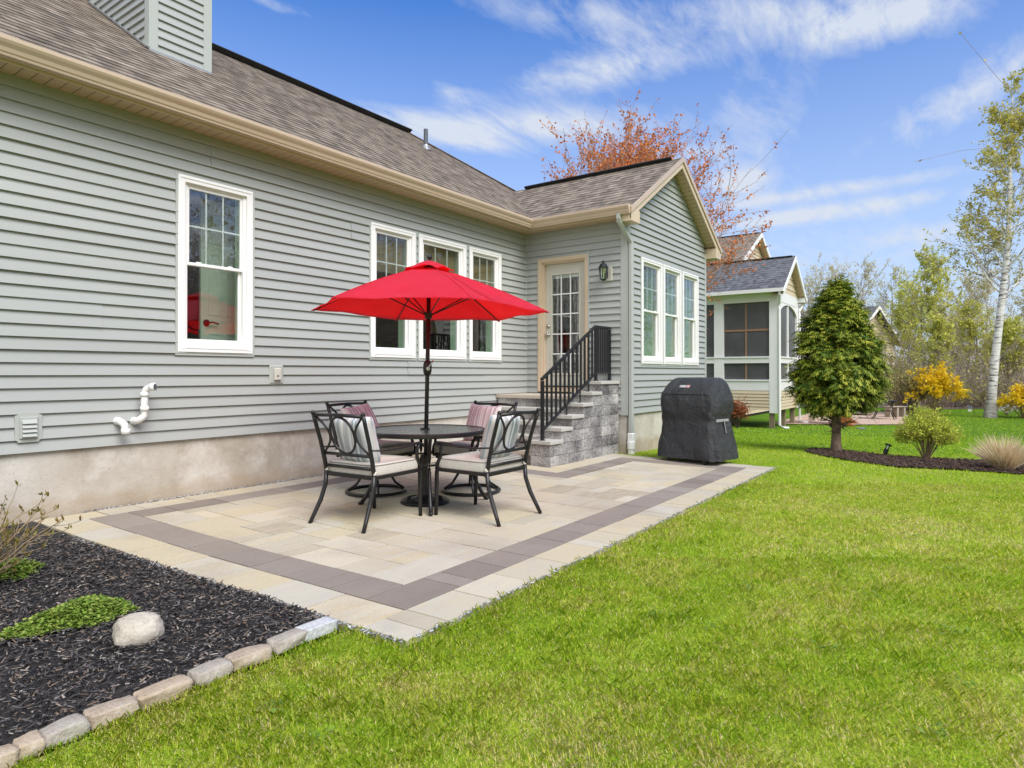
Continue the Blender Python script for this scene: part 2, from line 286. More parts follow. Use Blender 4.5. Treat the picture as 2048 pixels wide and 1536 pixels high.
# ------------------------------------------------------------------ mesh helpers
class MB:
    "collects shapes, then links them as ONE mesh object"
    def __init__(s, f=None): s.v, s.f, s.uv, s.mi, s.rnd, s.sm, s.map, s.cur, s.r, s.smooth = [], [], [], [], [], [], f, 0, 0.5, False
    def face(s, pts, uv=None):
        b = len(s.v)
        for p in pts: s.v.append(tuple(s.map(*p)) if s.map else tuple(p))
        s.f.append(tuple(range(b, b+len(pts)))); s.uv.append(uv); s.mi.append(s.cur); s.rnd.append(s.r); s.sm.append(s.smooth)
    def mesh(s, verts, faces):
        b = len(s.v)
        for p in verts: s.v.append(tuple(s.map(*p)) if s.map else tuple(p))
        for f in faces:
            s.f.append(tuple(i+b for i in f)); s.uv.append(None); s.mi.append(s.cur); s.rnd.append(s.r); s.sm.append(s.smooth)
    def box(s, x0, x1, y0, y1, z0, z1, ch=0.0):
        if ch:
            c = ch; V = []
            for z, i in ((z0, 0), (z1-c, 0), (z1, c)): V += [(x0+i, y0+i, z), (x1-i, y0+i, z), (x1-i, y1-i, z), (x0+i, y1-i, z)]
            F = [(3, 2, 1, 0), (8, 9, 10, 11)]
            for k in (0, 4): F += [(k+i, k+(i+1) % 4, k+4+(i+1) % 4, k+4+i) for i in range(4)]
            s.mesh(V, F)
        else:
            s.mesh([(x0, y0, z0), (x1, y0, z0), (x1, y1, z0), (x0, y1, z0), (x0, y0, z1), (x1, y0, z1), (x1, y1, z1), (x0, y1, z1)],
                   [(3, 2, 1, 0), (4, 5, 6, 7), (0, 1, 5, 4), (1, 2, 6, 5), (2, 3, 7, 6), (3, 0, 4, 7)])
    def rbox(s, x0, x1, y0, y1, z0, z1, b=.006):
        "box with all edges chamfered"
        V, F = [], []
        xs, ys, zs = (x0, x1), (y0, y1), (z0, z1); idx = {}
        for i in (0, 1):
            for j in (0, 1):
                for k in (0, 1):
                    sx, sy, sz = (1, -1)[i], (1, -1)[j], (1, -1)[k]
                    for a, p in enumerate(((xs[i], ys[j]+sy*b, zs[k]+sz*b), (xs[i]+sx*b, ys[j], zs[k]+sz*b), (xs[i]+sx*b, ys[j]+sy*b, zs[k]))):
                        idx[i, j, k, a] = len(V); V.append(p)
        for i in (0, 1): F.append([idx[i, j, k, 0] for j, k in ((0, 0), (1, 0), (1, 1), (0, 1))])
        for j in (0, 1): F.append([idx[i, j, k, 1] for i, k in ((0, 0), (1, 0), (1, 1), (0, 1))])
        for k in (0, 1): F.append([idx[i, j, k, 2] for i, j in ((0, 0), (1, 0), (1, 1), (0, 1))])
        for i in (0, 1):
            for j in (0, 1):
                F.append([idx[i, j, 0, 0], idx[i, j, 0, 1], idx[i, j, 1, 1], idx[i, j, 1, 0]])
                F.append([idx[0, i, j, 1], idx[0, i, j, 2], idx[1, i, j, 2], idx[1, i, j, 1]])
                F.append([idx[i, 0, j, 0], idx[i, 0, j, 2], idx[i, 1, j, 2], idx[i, 1, j, 0]])
                for k in (0, 1): F.append([idx[i, j, k, a] for a in (0, 1, 2)])
        s.mesh(V, F)
    def tube(s, pts, r, n=8, cap=True, closed=False, flat=1.0, up=(0, 0, 1)):
        pts = [Vector(p) for p in pts]; m = len(pts); rr = r if isinstance(r, (list, tuple)) else [r]*m
        V, F = [], []; upv = Vector(up)
        for i, p in enumerate(pts):
            t = (pts[(i+1) % m] - pts[i-1]) if closed else (pts[min(i+1, m-1)] - pts[max(i-1, 0)])
            t.normalize(); a = t.cross(upv)
            if a.length < .05: a = t.cross(Vector((0.3, 1, 0)))
            a.normalize(); b = a.cross(t)
            for k in range(n):
                w = 2*PI*(k+.5)/n; V.append(tuple(p + a*math.cos(w)*rr[i] + b*math.sin(w)*rr[i]*flat))
        for i in range(m if closed else m-1):
            j = (i+1) % m
            F += [(i*n+k, i*n+(k+1) % n, j*n+(k+1) % n, j*n+k) for k in range(n)]
        if cap and not closed: F += [tuple(range(n))[::-1], tuple(range((m-1)*n, m*n))]
        s.mesh(V, F)
    def bar(s, p0, p1, w, h=None, up=(0, 0, 1)):
        "square bar"
        p0, p1 = Vector(p0), Vector(p1); h = h or w; t = (p1-p0).normalized(); a = t.cross(Vector(up))
        if a.length < .05: a = Vector((1, 0, 0))
        a.normalize(); b = a.cross(t)
        V = [tuple(p+a*i*w/2+b*j*h/2) for p in (p0, p1) for i, j in ((-1, -1), (1, -1), (1, 1), (-1, 1))]
        s.mesh(V, [(3, 2, 1, 0), (4, 5, 6, 7)] + [(i, (i+1) % 4, 4+(i+1) % 4, 4+i) for i in range(4)])
    def lathe(s, prof, c=(0, 0, 0), n=24, cap=True):
        V, F = [], []
        for r, z in prof: V += [(c[0]+r*math.cos(2*PI*k/n), c[1]+r*math.sin(2*PI*k/n), c[2]+z) for k in range(n)]
        for i in range(len(prof)-1): F += [(i*n+k, i*n+(k+1) % n, (i+1)*n+(k+1) % n, (i+1)*n+k) for k in range(n)]
        if cap: F += [tuple(range(n))[::-1], tuple(range((len(prof)-1)*n, len(prof)*n))]
        s.mesh(V, F)
    def prism(s, poly, d0, d1, ax='y'):
        "polygon in the plane across ax, extruded along ax from d0 to d1"
        def P(a, b, d): return {'y': (a, d, b), 'x': (d, a, b), 'z': (a, b, d)}[ax]
        n = len(poly); V = [P(a, b, d0) for a, b in poly]+[P(a, b, d1) for a, b in poly]
        s.mesh(V, [tuple(range(n)), tuple(range(n, 2*n))[::-1]]+[(i, (i+1) % n, n+(i+1) % n, n+i) for i in range(n)])
    def build(s, name, m, parent=None, fix=True, smooth=None, bevel=0, seg=2):
        me = bpy.data.meshes.new(name); me.from_pydata(s.v, [], s.f)
        for k in (m if isinstance(m, (list, tuple)) else [m]): me.materials.append(MAT[k] if isinstance(k, str) else k)
        me.polygons.foreach_set('material_index', s.mi); me.polygons.foreach_set('use_smooth', [smooth if smooth is not None else k for k in s.sm])
        at_ = me.attributes.new('rnd', 'FLOAT', 'FACE'); at_.data.foreach_set('value', s.rnd)
        if any(s.uv):
            u = me.uv_layers.new(name='UVMap'); k = 0
            for p, q in zip(me.polygons, s.uv):
                for j in range(p.loop_total): u.data[p.loop_start+j].uv = q[j] if q else (0, 0)
        if fix:
            bm = bmesh.new(); bm.from_mesh(me); bmesh.ops.remove_doubles(bm, verts=bm.verts, dist=1e-6); bmesh.ops.recalc_face_normals(bm, faces=bm.faces); bm.to_mesh(me); bm.free()
        me.update(); o = bpy.data.objects.new(name, me); C.objects.link(o)
        if parent: o.parent = parent
        if bevel:
            b = o.modifiers.new('bevel', 'BEVEL'); b.width = bevel; b.segments = seg; b.limit_method = 'ANGLE'
        return o
def pieces(mb, name, m, parent=None, **kw):
    "build every separate piece of mb as an object of its own"
    key = {}; ids = [key.setdefault(tuple(round(c, 5) for c in v), len(key)) for v in mb.v]; par = list(range(len(key)))
    def root(i):
        while par[i] != i: par[i] = par[par[i]]; i = par[i]
        return i
    for f in mb.f:
        for i in f[1:]: par[root(ids[i])] = root(ids[f[0]])
    groups = {}
    for k, f in enumerate(mb.f): groups.setdefault(root(ids[f[0]]), []).append(k)
    out = []
    for g in groups.values():
        q = MB(); used = {}
        for k in g:
            for i in mb.f[k]:
                if i not in used: used[i] = len(q.v); q.v.append(mb.v[i])
            q.f.append(tuple(used[i] for i in mb.f[k])); q.uv.append(mb.uv[k]); q.mi.append(mb.mi[k]); q.rnd.append(mb.rnd[k]); q.sm.append(mb.sm[k])
        out.append(q.build(name, m, parent, **kw))
    return out
def tag(o, label=None, cat=None, group=None, kind=None):
    for k, v in (('label', label), ('category', cat), ('group', group), ('kind', kind)):
        if v: o[k] = v
    return o
def thing(name, loc, label, cat, rz=0, group=None):
    o = bpy.data.objects.new(name, None); C.objects.link(o); o.empty_display_size = .1
    o.location = loc; o.rotation_euler = (0, 0, rz); return tag(o, label, cat, group)
def copy_tree(o, parent=None):
    c = o.copy(); C.objects.link(c)
    if parent: c.parent = parent
    for ch in list(o.children): copy_tree(ch, c)
    return c
def npmesh(name, V, faces, m, parent=None, rnd=None, smooth=False, loc=None):
    "big mesh from numpy arrays; faces: list of (M, k) index arrays; rnd: per-face values"
    V = np.asarray(V, np.float32).reshape(-1, 3)
    if loc is not None: V = V - np.asarray(loc, np.float32)
    me = bpy.data.meshes.new(name); me.vertices.add(len(V)); me.vertices.foreach_set('co', V.ravel())
    L = np.concatenate([f.ravel() for f in faces]).astype(np.int32); tot = np.concatenate([np.full(len(f), f.shape[1], np.int32) for f in faces])
    me.loops.add(len(L)); me.loops.foreach_set('vertex_index', L)
    me.polygons.add(len(tot)); st = np.concatenate([[0], np.cumsum(tot)[:-1]]).astype(np.int32)
    me.polygons.foreach_set('loop_start', st)
    try: me.polygons.foreach_set('loop_total', tot)
    except Exception: pass
    if smooth: me.polygons.foreach_set('use_smooth', np.ones(len(tot), bool))
    me.materials.append(MAT[m] if isinstance(m, str) else m)
    if rnd is not None:
        a = me.attributes.new('rnd', 'FLOAT', 'FACE'); a.data.foreach_set('value', np.asarray(rnd, np.float32))
    me.update(calc_edges=True); me.validate()
    o = bpy.data.objects.new(name, me); C.objects.link(o)
    if loc is not None: o.location = loc
    if parent: o.parent = parent
    return o
def unit(a): return a/np.maximum(np.linalg.norm(a, axis=-1, keepdims=True), 1e-9)
def np_tubes(groups, sides):
    "groups: list of (pts (B,n,3), rad (B,n)); returns V, quads"
    Vs, Fs, b = [], [], 0
    for (P, R), s in zip(groups, sides):
        B, n = R.shape
        if B == 0: continue
        T = np.empty_like(P); T[:, 1:-1] = P[:, 2:]-P[:, :-2]; T[:, 0] = P[:, 1]-P[:, 0]; T[:, -1] = P[:, -1]-P[:, -2]; T = unit(T)
        ref = np.where(np.abs(T[..., 2:3]) > .9, np.array([1., 0, 0]), np.array([0, 0, 1.])); A = unit(np.cross(T, ref)); Bn = np.cross(A, T)
        w = 2*PI*np.arange(s)/s
        V = P[:, :, None]+R[:, :, None, None]*(A[:, :, None]*np.cos(w)[None, None, :, None]+Bn[:, :, None]*np.sin(w)[None, None, :, None])
        i = np.arange(B)[:, None, None]*n*s+np.arange(n-1)[None, :, None]*s; k = np.arange(s)[None, None]
        Fq = np.stack([i+k, i+(k+1) % s, i+s+(k+1) % s, i+s+k], -1).reshape(-1, 4)+b
        Vs.append(V.reshape(-1, 3)); Fs.append(Fq); b += B*n*s
    return np.concatenate(Vs), np.concatenate(Fs)
def grow(rng, P0, R0, L0, count, trange, ang, lratio, n, up=.1, wig=.12, rratio=.6, tip=.25, shape=None):
    "children of polylines P0 (B,m,3): returns pts, radii, lengths"
    B, m = R0.shape; N = B*count; par = np.repeat(np.arange(B), count)
    t = trange[0]+(trange[1]-trange[0])*((np.tile(np.arange(count), B)+rng.random(N))/count); f = t*(m-1); i = np.minimum(f.astype(int), m-2); fr = (f-i)[:, None]
    base = P0[par, i]*(1-fr)+P0[par, i+1]*fr; tan = unit(P0[par, i+1]-P0[par, i]); rad = R0[par, i]*(1-fr[:, 0])+R0[par, i+1]*fr[:, 0]
    rv = unit(rng.normal(size=(N, 3))); perp = unit(rv-tan*(rv*tan).sum(-1, keepdims=True)); a = np.radians(ang[0]+(ang[1]-ang[0])*rng.random(N))[:, None]
    d = tan*np.cos(a)+perp*np.sin(a); L = L0[par]*lratio*(.65+.7*rng.random(N))
    if shape is not None: L = L*shape(t)
    pts = np.empty((N, n, 3)); pts[:, 0] = base; dd = d
    for k in range(1, n):
        dd = unit(dd+rng.normal(size=(N, 3))*wig+np.array([0, 0, up])); pts[:, k] = pts[:, k-1]+dd*(L/(n-1))[:, None]
    r = np.minimum(rad*rratio, rad)[:, None]*np.linspace(1, tip, n)[None]
    return pts, r, L
def leaf_quads(rng, P, size, flatness=.3, aspect=.55):
    "diamond leaves at points P"
    N = len(P); s = size*(.6+.8*rng.random(N))[:, None]; d = unit(rng.normal(size=(N, 3))); q = unit(rng.normal(size=(N, 3))+np.array([0, 0, flatness*3])); e = unit(np.cross(d, q)); u = unit(np.cross(q, e))
    V = np.stack([P, P+u*s*.5+e*s*aspect*.5, P+u*s, P+u*s*.5-e*s*aspect*.5], 1).reshape(-1, 3)
    return V, np.arange(4*N).reshape(N, 4)
def along(rng, pts, per, lo=.2):
    "random points along polylines"
    B, n = pts.shape[:2]; N = B*per; par = np.repeat(np.arange(B), per); f = (lo+(1-lo)*rng.random(N))*(n-1); i = np.minimum(f.astype(int), n-2); fr = (f-i)[:, None]
    return pts[par, i]*(1-fr)+pts[par, i+1]*fr
def vnoise(rng, x, y, cell):
    "smooth value noise 0..1"
    g = rng.random((97, 97)); fx, fy = x/cell+300.3, y/cell+300.7; ix, iy = np.floor(fx).astype(int), np.floor(fy).astype(int); u, v = fx-ix, fy-iy; u, v = u*u*(3-2*u), v*v*(3-2*v)
    G = lambda a, b: g[a % 97, b % 97]
    return (G(ix, iy)*(1-u)+G(ix+1, iy)*u)*(1-v)+(G(ix, iy+1)*(1-u)+G(ix+1, iy+1)*u)*v
# ------------------------------------------------------------------ house pieces shared by the houses
E = .1016
def cut(iv, a, b):
    out = []
    for p, q in iv:
        if b <= p or a >= q: out.append((p, q)); continue
        if a > p: out.append((p, a))
        if b < q: out.append((b, q))
    return out
def siding(mb, al, ar, z0, z1, holes=(), e=E, seed=1, seams=True, dd=(.025, .002)):
    "lapped courses; al/ar: functions of z giving the ends; holes: (a0, a1, z0, z1)"
    rg = random.Random(seed); k = 0; z = z0; sm = []
    while z < z1-1e-6:
        if k % 2 == 0: sm = sorted(rg.uniform(al(z), ar(z)) for _ in range(2)) if seams else []
        zt = min(z+e, z1); cuts = sorted({z, zt} | {h for H in holes for h in H[2:] if z < h < zt})
        for zb, zu in zip(cuts, cuts[1:]):
            zm = (zb+zu)/2; lo, hi = min(al(zb), al(zu)), max(ar(zb), ar(zu)); iv = [(lo, hi)]
            for H in holes:
                if H[2] < zm < H[3]: iv = cut(iv, H[0], H[1])
            segs = []
            for p, q in iv:
                cs = [p]+[x for x in sm if p < x < q]+[q]; segs += [(a, b, cs.index(a) % 2) for a, b in zip(cs, cs[1:])]
            D = lambda zz: dd[0]+(dd[1]-dd[0])*(zz-z)/e
            for p, q, par in segs:
                off = .0045*par
                pb, qb = max(p, al(zb)), min(q, ar(zb)); pu, qu = max(p, al(zu)), min(q, ar(zu))
                if qb-pb < 1e-4 and qu-pu < 1e-4: continue
                qb, qu = max(qb, pb), max(qu, pu)
                mb.face([(pb, D(zb)+off, zb), (qb, D(zb)+off, zb), (qu, D(zu)+off, zu), (pu, D(zu)+off, zu)])
                if zb == z: mb.face([(pb, -.004, z+.0005), (qb, -.004, z+.0005), (qb, D(z)+off, z), (pb, D(z)+off, z)])
        z += e; k += 1
def roof_plane(mb, o, a, s, n, amin, amax, smax, e=.143):
    "shingle courses on the plane o + a*A + s*S, thickness direction n"
    o, a, s, n = Vector(o), Vector(a), Vector(s), Vector(n); k = 0
    while k*e < smax-1e-6:
        s0, s1 = k*e, min((k+1)*e, smax)
        l0, l1, r0, r1 = amin(s0), amin(s1), amax(s0), amax(s1)
        if r0 > l0:
            r1 = max(r1, l1); P = lambda A, S, h: tuple(o+a*A+s*S+n*h)
            mb.face([P(l0, s0, .011), P(r0, s0, .011), P(r1, s1, .003), P(l1, s1, .003)], [(l0, s0), (r0, s0), (r1, s1), (l1, s1)])
            mb.face([P(l0, s0, -.002), P(r0, s0, -.002), P(r0, s0, .011), P(l0, s0, .011)], [(l0, s0-.01), (r0, s0-.01), (r0, s0), (l0, s0)])
        k += 1
def window(house, mp, a0, a1, z0, z1, label=None, grid=(3, 2), mats=None, room=None):
    "double hung window in wall coordinates (a, outward, z)"
    W = lambda: MB(mp)
    f = W(); c = .066; o_ = .034                      # outer casing
    f.cur = 1; f.box(a0-.022, a1+.022, .004, .026, z0-.03, z0-.0005); f.box(a0-.022, a0-.0005, .004, .026, z0, z1+.006); f.box(a1+.0005, a1+.022, .004, .026, z0, z1+.006)
    f.cur = 0
    f.rbox(a0, a0+c, -.02, o_, z0, z1, .004); f.rbox(a1-c, a1, -.02, o_, z0, z1, .004)
    f.rbox(a0+c, a1-c, -.02, o_, z1-c, z1, .004); f.rbox(a0+c, a1-c, -.02, o_+.004, z0, z0+.075, .004)
    f.rbox(a0+.018, a1-.018, o_-.003, o_+.006, z1-.030, z1-.018, .002); f.rbox(a0+.024, a1-.024, o_-.003, o_+.004, z0+.03, z0+.038, .002)
    for q in (a0+c, a1-c-.03):                         # jamb liner steps back to the sashes
        f.box(q, q+.03, -.075, .006, z0+.075, z1-c)
    f.box(a0+c+.03, a1-c-.03, -.075, .006, z1-c-.014, z1-c); f.box(a0+c+.03, a1-c-.03, -.075, .008, z0+.075, z0+.09)
    w = f.build('window', ['white', 'trim_sage'], house)
    if label: w['label'] = label
    zm = z0+(z1-z0)*.505; b0, b1 = a0+c+.03, a1-c-.03
    def sash(za, zb, d, bot, top):
        m = W(); s = .026
        m.rbox(b0, b0+s, d-.03, d, za, zb, .003); m.rbox(b1-s, b1, d-.03, d, za, zb, .003); m.rbox(b0+s, b1-s, d-.03, d, za, za+bot, .003); m.rbox(b0+s, b1-s, d-.03, d, zb-top, zb, .003)
        o = m.build('sash', 'white', w); g = W(); g.face([(b0+s, d-.014, za+bot), (b1-s, d-.014, za+bot), (b1-s, d-.014, zb-top), (b0+s, d-.014, zb-top)]); return o, g, (b0+s, b1-s, za+bot, zb-top)
    up, gu, R = sash(zm-.012, z1-c-.014, -.004, .030, .03); lo, gl, _ = sash(z0+.09, zm+.02, -.036, .04, .032)
    pane = W(); pane.v, pane.f, pane.uv, pane.mi, pane.rnd, pane.sm = gu.v+gl.v, gu.f+[tuple(i+len(gu.v) for i in t) for t in gl.f], gu.uv+gl.uv, gu.mi+gl.mi, gu.rnd+gl.rnd, gu.sm+gl.sm
    pane.build('pane', 'glass', w, fix=False)
    if grid:
        m = W(); d = -.021
        for i in range(1, grid[0]): x = R[0]+(R[1]-R[0])*i/grid[0]; m.box(x-.008, x+.008, d-.006, d, R[2], R[3])
        for i in range(1, grid[1]): z = R[2]+(R[3]-R[2])*i/grid[1]; m.box(R[0], R[1], d-.0065, d+.0008, z-.008, z+.008)
        m.build('muntin_grid', 'white', w)
    lk = W(); lk.rbox(b0+.10, b0+.15, -.034, -.008, zm+.018, zm+.03, .003); lk.rbox(b1-.15, b1-.10, -.034, -.008, zm+.018, zm+.03, .003); pieces(lk, 'latch', 'white', w)
    if room: room(w, W, b0, b1, z0+.09, z1-c)
    return w
# ------------------------------------------------------------------ the house
XE, D, XR = 8.874, -1.824, 12.349
mw = lambda a, d, z: (a, -d, z)
dw = lambda a, d, z: (XE-d, -a, z)
gw = lambda a, d, z: (a, D-d, z)
house = thing('house', (0, 0, 0), 'single storey house with sage green lap siding, brown shingle roof and gabled extension', 'house')
WIN = [(3.0706, 3.8369), (5.4408, 6.2217), (6.2915, 7.2747), (7.3543, 8.1338)]
GWIN = [(9.3575, 10.186), (10.2295, 11.04), (11.0946, 11.9124)]
WZ, GZ = (1.396, 3.066), (1.347, 3.018)
hole = lambda w, z: (w[0]+.05, w[1]-.05, z[0]+.05, z[1]-.05)
mb = MB(mw); siding(mb, lambda z: -5.0, lambda z: XE-.02, .572, 3.53, [hole(w, WZ) for w in WIN]+[(3.4, 3.5, 5, 6)], seed=4); mb.build('siding', 'siding', house, fix=False)
mb = MB(dw); siding(mb, lambda z: .018, lambda z: -D-.085, .579, 3.53, [(.25, 1.17, .0, 3.04)], seed=6, seams=False); mb.build('siding', 'siding', house, fix=False)
RH = lambda z: max(0, (4.72-z)/.62)
mb = MB(gw); siding(mb, lambda z: max(XE+.085, 10.61-RH(z)), lambda z: min(XR-.06, 10.61+RH(z)), .579, 4.62, [hole(w, GZ) for w in GWIN], seed=9, seams=False); mb.build('siding', 'siding', house, fix=False)
# corner posts, starter strips
mb = MB()
mb.box(XE-.024, XE-.001, -.024, -.001, .572, 3.51)
mb.box(XE-.021, XE-.0005, D+.0, D+.088, .565, 3.51); mb.box(XE-.021, XE+.088, D-.021, D-.0005, .565, 3.51); mb.box(XE-.0235, XE-.012, D-.0235, D-.012, .565, 3.51)
mb.box(XR-.065, XR+.02, D-.021, D, .565, 3.5); mb.box(XR-.0, XR+.0205, D-.0005, D+.08, .565, 3.5)
pieces(mb, 'corner_trim', 'trim_sage', house)
mb = MB(); mb.box(XR-.005, XR+.004, D+.08, 8, .579, 3.53); mb.build('siding', 'siding', house)
# foundation
mb = MB()
mb.box(-5, XE+.012, .012, .25, -.3, .60); mb.box(XE+.012, XR-.012, D+.012, D+.2, -.3, .62); mb.box(XE+.013, XE+.2, D+.2, .012, -.3, .62); mb.box(XR-.2, XR-.012, D+.2, 8, -.3, .62)
mb.build('foundation', 'concrete', house, bevel=.004)
mb = MB()                                              # form joints and tie marks cast into the wall
for x in (2.30, 3.34, 4.36, 5.6, 6.5): mb.box(x-.004, x+.004, .0095, .02, .02, .57)
for x, z in ((2.31, .30), (3.36, .31), (3.93, .44), (4.37, .30), (1.97, .5), (2.98, .43), (5.2, .35), (2.62, .25)): mb.tube([(x, .02, z), (x, .0095, z)], .006, 8)
pieces(mb, 'form_joint', 'concrete', house)
# roof
TH1, TH2 = math.atan(.667), math.atan(.62)
c1, s1, c2, s2 = math.cos(TH1), math.sin(TH1), math.cos(TH2), math.sin(TH2)
RY = 3.80; ZR1 = 3.65+.667*(RY+.27)
hipx = lambda y: 12.29-(y+.27)*(12.29-9.9)/(RY+.27)
valx = lambda y: 8.63+1.076*(y+.27)
mb = MB(); yy = lambda s: -.29+s*c1
roof_plane(mb, (0, -.29, 3.65-.02*.667), (1, 0, 0), (0, c1, s1), (0, -s1, c1), lambda s: -5.0, lambda s: valx(yy(s)) if yy(s) < 1.55 else hipx(yy(s)), (RY+.29)/c1)
roof = mb.build('roof', 'shingle', house, fix=False)
mb = MB(); xx = lambda s: 8.585+s*c2
roof_plane(mb, (8.585, 0, 3.63-.015*.62), (0, 1, 0), (c2, 0, s2), (-s2, 0, c2), lambda s: -2.035, lambda s: -.27+(xx(s)-8.63)/1.076, (10.61-8.585)/c2)
mb.build('roof', 'shingle', house, fix=False)
mb = MB(); roof_plane(mb, (12.635, 0, 3.63-.015*.62), (0, 1, 0), (-c2, 0, s2), (s2, 0, c2), lambda s: -2.035, lambda s: 1.6, (12.635-10.61)/c2); mb.build('roof', 'shingle', house, fix=False)
q = math.hypot(2.39, ZR1-3.65); mb = MB(); roof_plane(mb, (12.29, -.27, 3.65), (0, 1, 0), (-2.39/q, 0, (ZR1-3.65)/q), ((ZR1-3.65)/q, 0, 2.39/q), lambda s: s/q*(RY+.27), lambda s: 8.14-s/q*(RY+.27), q); mb.build('roof', 'shingle', house, fix=False)
mb = MB(); roof_plane(mb, (0, 7.89, 3.64), (1, 0, 0), (0, -c1, s1), (0, s1, c1), lambda s: -5.0, lambda s: 12.29-s*c1*.58, (7.89-RY)/c1, .6); mb.build('roof', 'shingle', house, fix=False)
mb = MB()                                              # ridge vents
for sgn in (-1, 1): mb.bar((-5, RY+.085*sgn, ZR1-.022), (9.9, RY+.085*sgn, ZR1-.022), .17, .02, up=(0, -sgn*.55, .83))
pieces(mb, 'ridge_vent', 'ridgevent', house)
mb = MB(); ZR2 = 3.63+.62*2.01
for sgn in (-1, 1): mb.bar((10.61+.07*sgn, -1.88, ZR2-.032), (10.61+.07*sgn, 1.15, ZR2-.032), .15, .02, up=(-sgn*.53, 0, .85))
pieces(mb, 'ridge_vent', 'ridgevent', house)
mb = MB(); mb.bar((9.9, RY, ZR1+.0), (12.29, -.27, 3.665), .2, .012); mb.build('hip_cap', 'shingle', house)
# soffits (uv along the eave)
mb = MB()
mb.face([(-5, -.25, 3.51), (XE-.25, -.25, 3.51), (XE-.0, 0, 3.51), (-5, 0, 3.51)], [(-5, 0), (XE-.25, 0), (XE, .25), (-5, .25)])
mb.face([(XE-.25, -.25, 3.51), (XE-.25, -2.02, 3.51), (XE, -2.02, 3.51), (XE, 0, 3.51)], [(.25, 0), (2.02, 0), (2.02, .25), (0, .25)])
mb.build('soffit', 'soffit', house, fix=False)
mb = MB()                                              # sloping soffit of the gable overhang
for sg in (-1, 1):
    P = lambda t, y: (10.61+sg*t, y, 4.74-.62*t)
    mb.face([P(.0, D), P(2.0, D), P(2.0, -2.02), P(0, -2.02)], [(0, 0), (2.36, 0), (2.36, .2), (0, .2)])
mb.build('soffit', 'soffit', house, fix=False)
# fascia, rake boards and the boxed returns
mb = MB()
mb.box(-5, XE-.25, -.268, -.251, 3.496, 3.64); mb.box(XE-.268, XE-.251, -2.02, -.268, 3.496, 3.64)
for sg in (-1, 1):
    P = lambda t, z: (10.61+sg*t, z-.62*t)
    mb.prism([P(0, 4.855), P(2.03, 4.855), P(2.03, 4.70), P(0, 4.70)], -2.04, -2.021, 'y')
    x0, x1 = sorted((10.61+sg*1.735, 10.61+sg*2.03)); mb.box(x0, x1, -2.043, -1.80, 3.415, 3.60, .0)
pieces(mb, 'fascia', 'almond', house, bevel=.003)
mb = MB()
for sg in (-1, 1):
    P = lambda t, z: (10.61+sg*t, z-.62*t)
    mb.prism([P(0, 4.885), P(2.05, 4.885), P(2.05, 4.80), P(0, 4.80)], -2.062, -2.0405, 'y')
pieces(mb, 'drip_edge', 'gutter', house, bevel=.002)
# gutter: one profile, mitred at the inside corner
prof = [(0, .125), (0, .01), (.012, 0), (.078, 0), (.082, .018), (.090, .026), (.098, .055), (.118, .08), (.128, .10), (.128, .128), (.112, .128), (.112, .118), (.12, .112), (.118, .10), (.09, .075), (.084, .05), (.076, .012), (.008, .012), (.008, .125)]
mb = MB(); X0, Z0 = XE-.269, 3.512
def loft(A, B, endA=True, endB=True):
    n = len(A); mb.mesh(A+B, [(i, (i+1) % n, n+(i+1) % n, n+i) for i in range(n)]+([tuple(range(n))] if endA else [])+([tuple(range(n, 2*n))[::-1]] if endB else []))
loft([(-5, -.269-t, Z0+z) for t, z in prof], [(X0-t, -.269-t, Z0+z) for t, z in prof])
loft([(X0-t, -.269-t, Z0+z) for t, z in prof], [(X0-t, -2.03, Z0+z) for t, z in prof])
for t0 in (-2.031,): mb.prism([(X0, Z0+.125), (X0, Z0), (X0-.08, Z0), (X0-.10, Z0+.055), (X0-.13, Z0+.10), (X0-.13, Z0+.13)], t0-.004, t0, 'y')
pieces(mb, 'gutter', 'gutter', house)
mb = MB(); mb.bar((X0-.062, -.269-.062, Z0-.001), (X0-.12, -.269-.12, Z0+.09), .02, .02); mb.bar((X0-.0, -.269, Z0-.002), (X0-.082, -.351, Z0-.002), .03, .003)
mb.build('gutter_mitre', 'gutter', house)
mb = MB(); x1 = 12.62
mb.prism([(x1, Z0+.125), (x1, Z0), (x1+.08, Z0), (x1+.10, Z0+.055), (x1+.13, Z0+.10), (x1+.13, Z0+.13)], -2.035, 2, 'y'); mb.build('gutter', 'white', house)
# downspout
mb = MB()
def rect_pipe(pts, w, h):
    for a, b in zip(pts, pts[1:]): mb.bar(a, b, w, h)
dx, dy = 8.905, D-.062
path = [(8.545, -1.86, 3.53), (8.545, -1.86, 3.46), (8.57, -1.862, 3.42), (8.87, dy+.0, 3.20), (8.90, dy, 3.165), (dx, dy, 3.13), (dx, dy, .27)]
ring = []
for i, p in enumerate(path):
    p = Vector(p); t = (Vector(path[min(i+1, len(path)-1)])-Vector(path[max(i-1, 0)])).normalized(); a = t.cross(Vector((0, 1, 0))).normalized(); b = Vector((0, 1, 0))
    ring.append([tuple(p+a*x*.039+b*y*.03) for x, y in ((-1, -.75), (-.8, -1), (.8, -1), (1, -.75), (1, .75), (.8, 1), (-.8, 1), (-1, .75))])
for A, B in zip(ring, ring[1:]): loft(A, B, False, False)
mb.box(dx-.05, dx+.05, dy+.031, D-.018, 1.55, 1.57); mb.build('downspout', 'trim_sage', house)
mb = MB(); mb.rbox(dx-.052, dx+.052, dy-.045, dy+.045, .17, .30, .012); mb.lathe([(.05, -.02), (.05, .06), (.062, .065), (.062, .165), (.056, .18)], (dx-.02, dy-.005, 0), 20); mb.build('downspout_adapter', 'pvc', house, smooth=False)
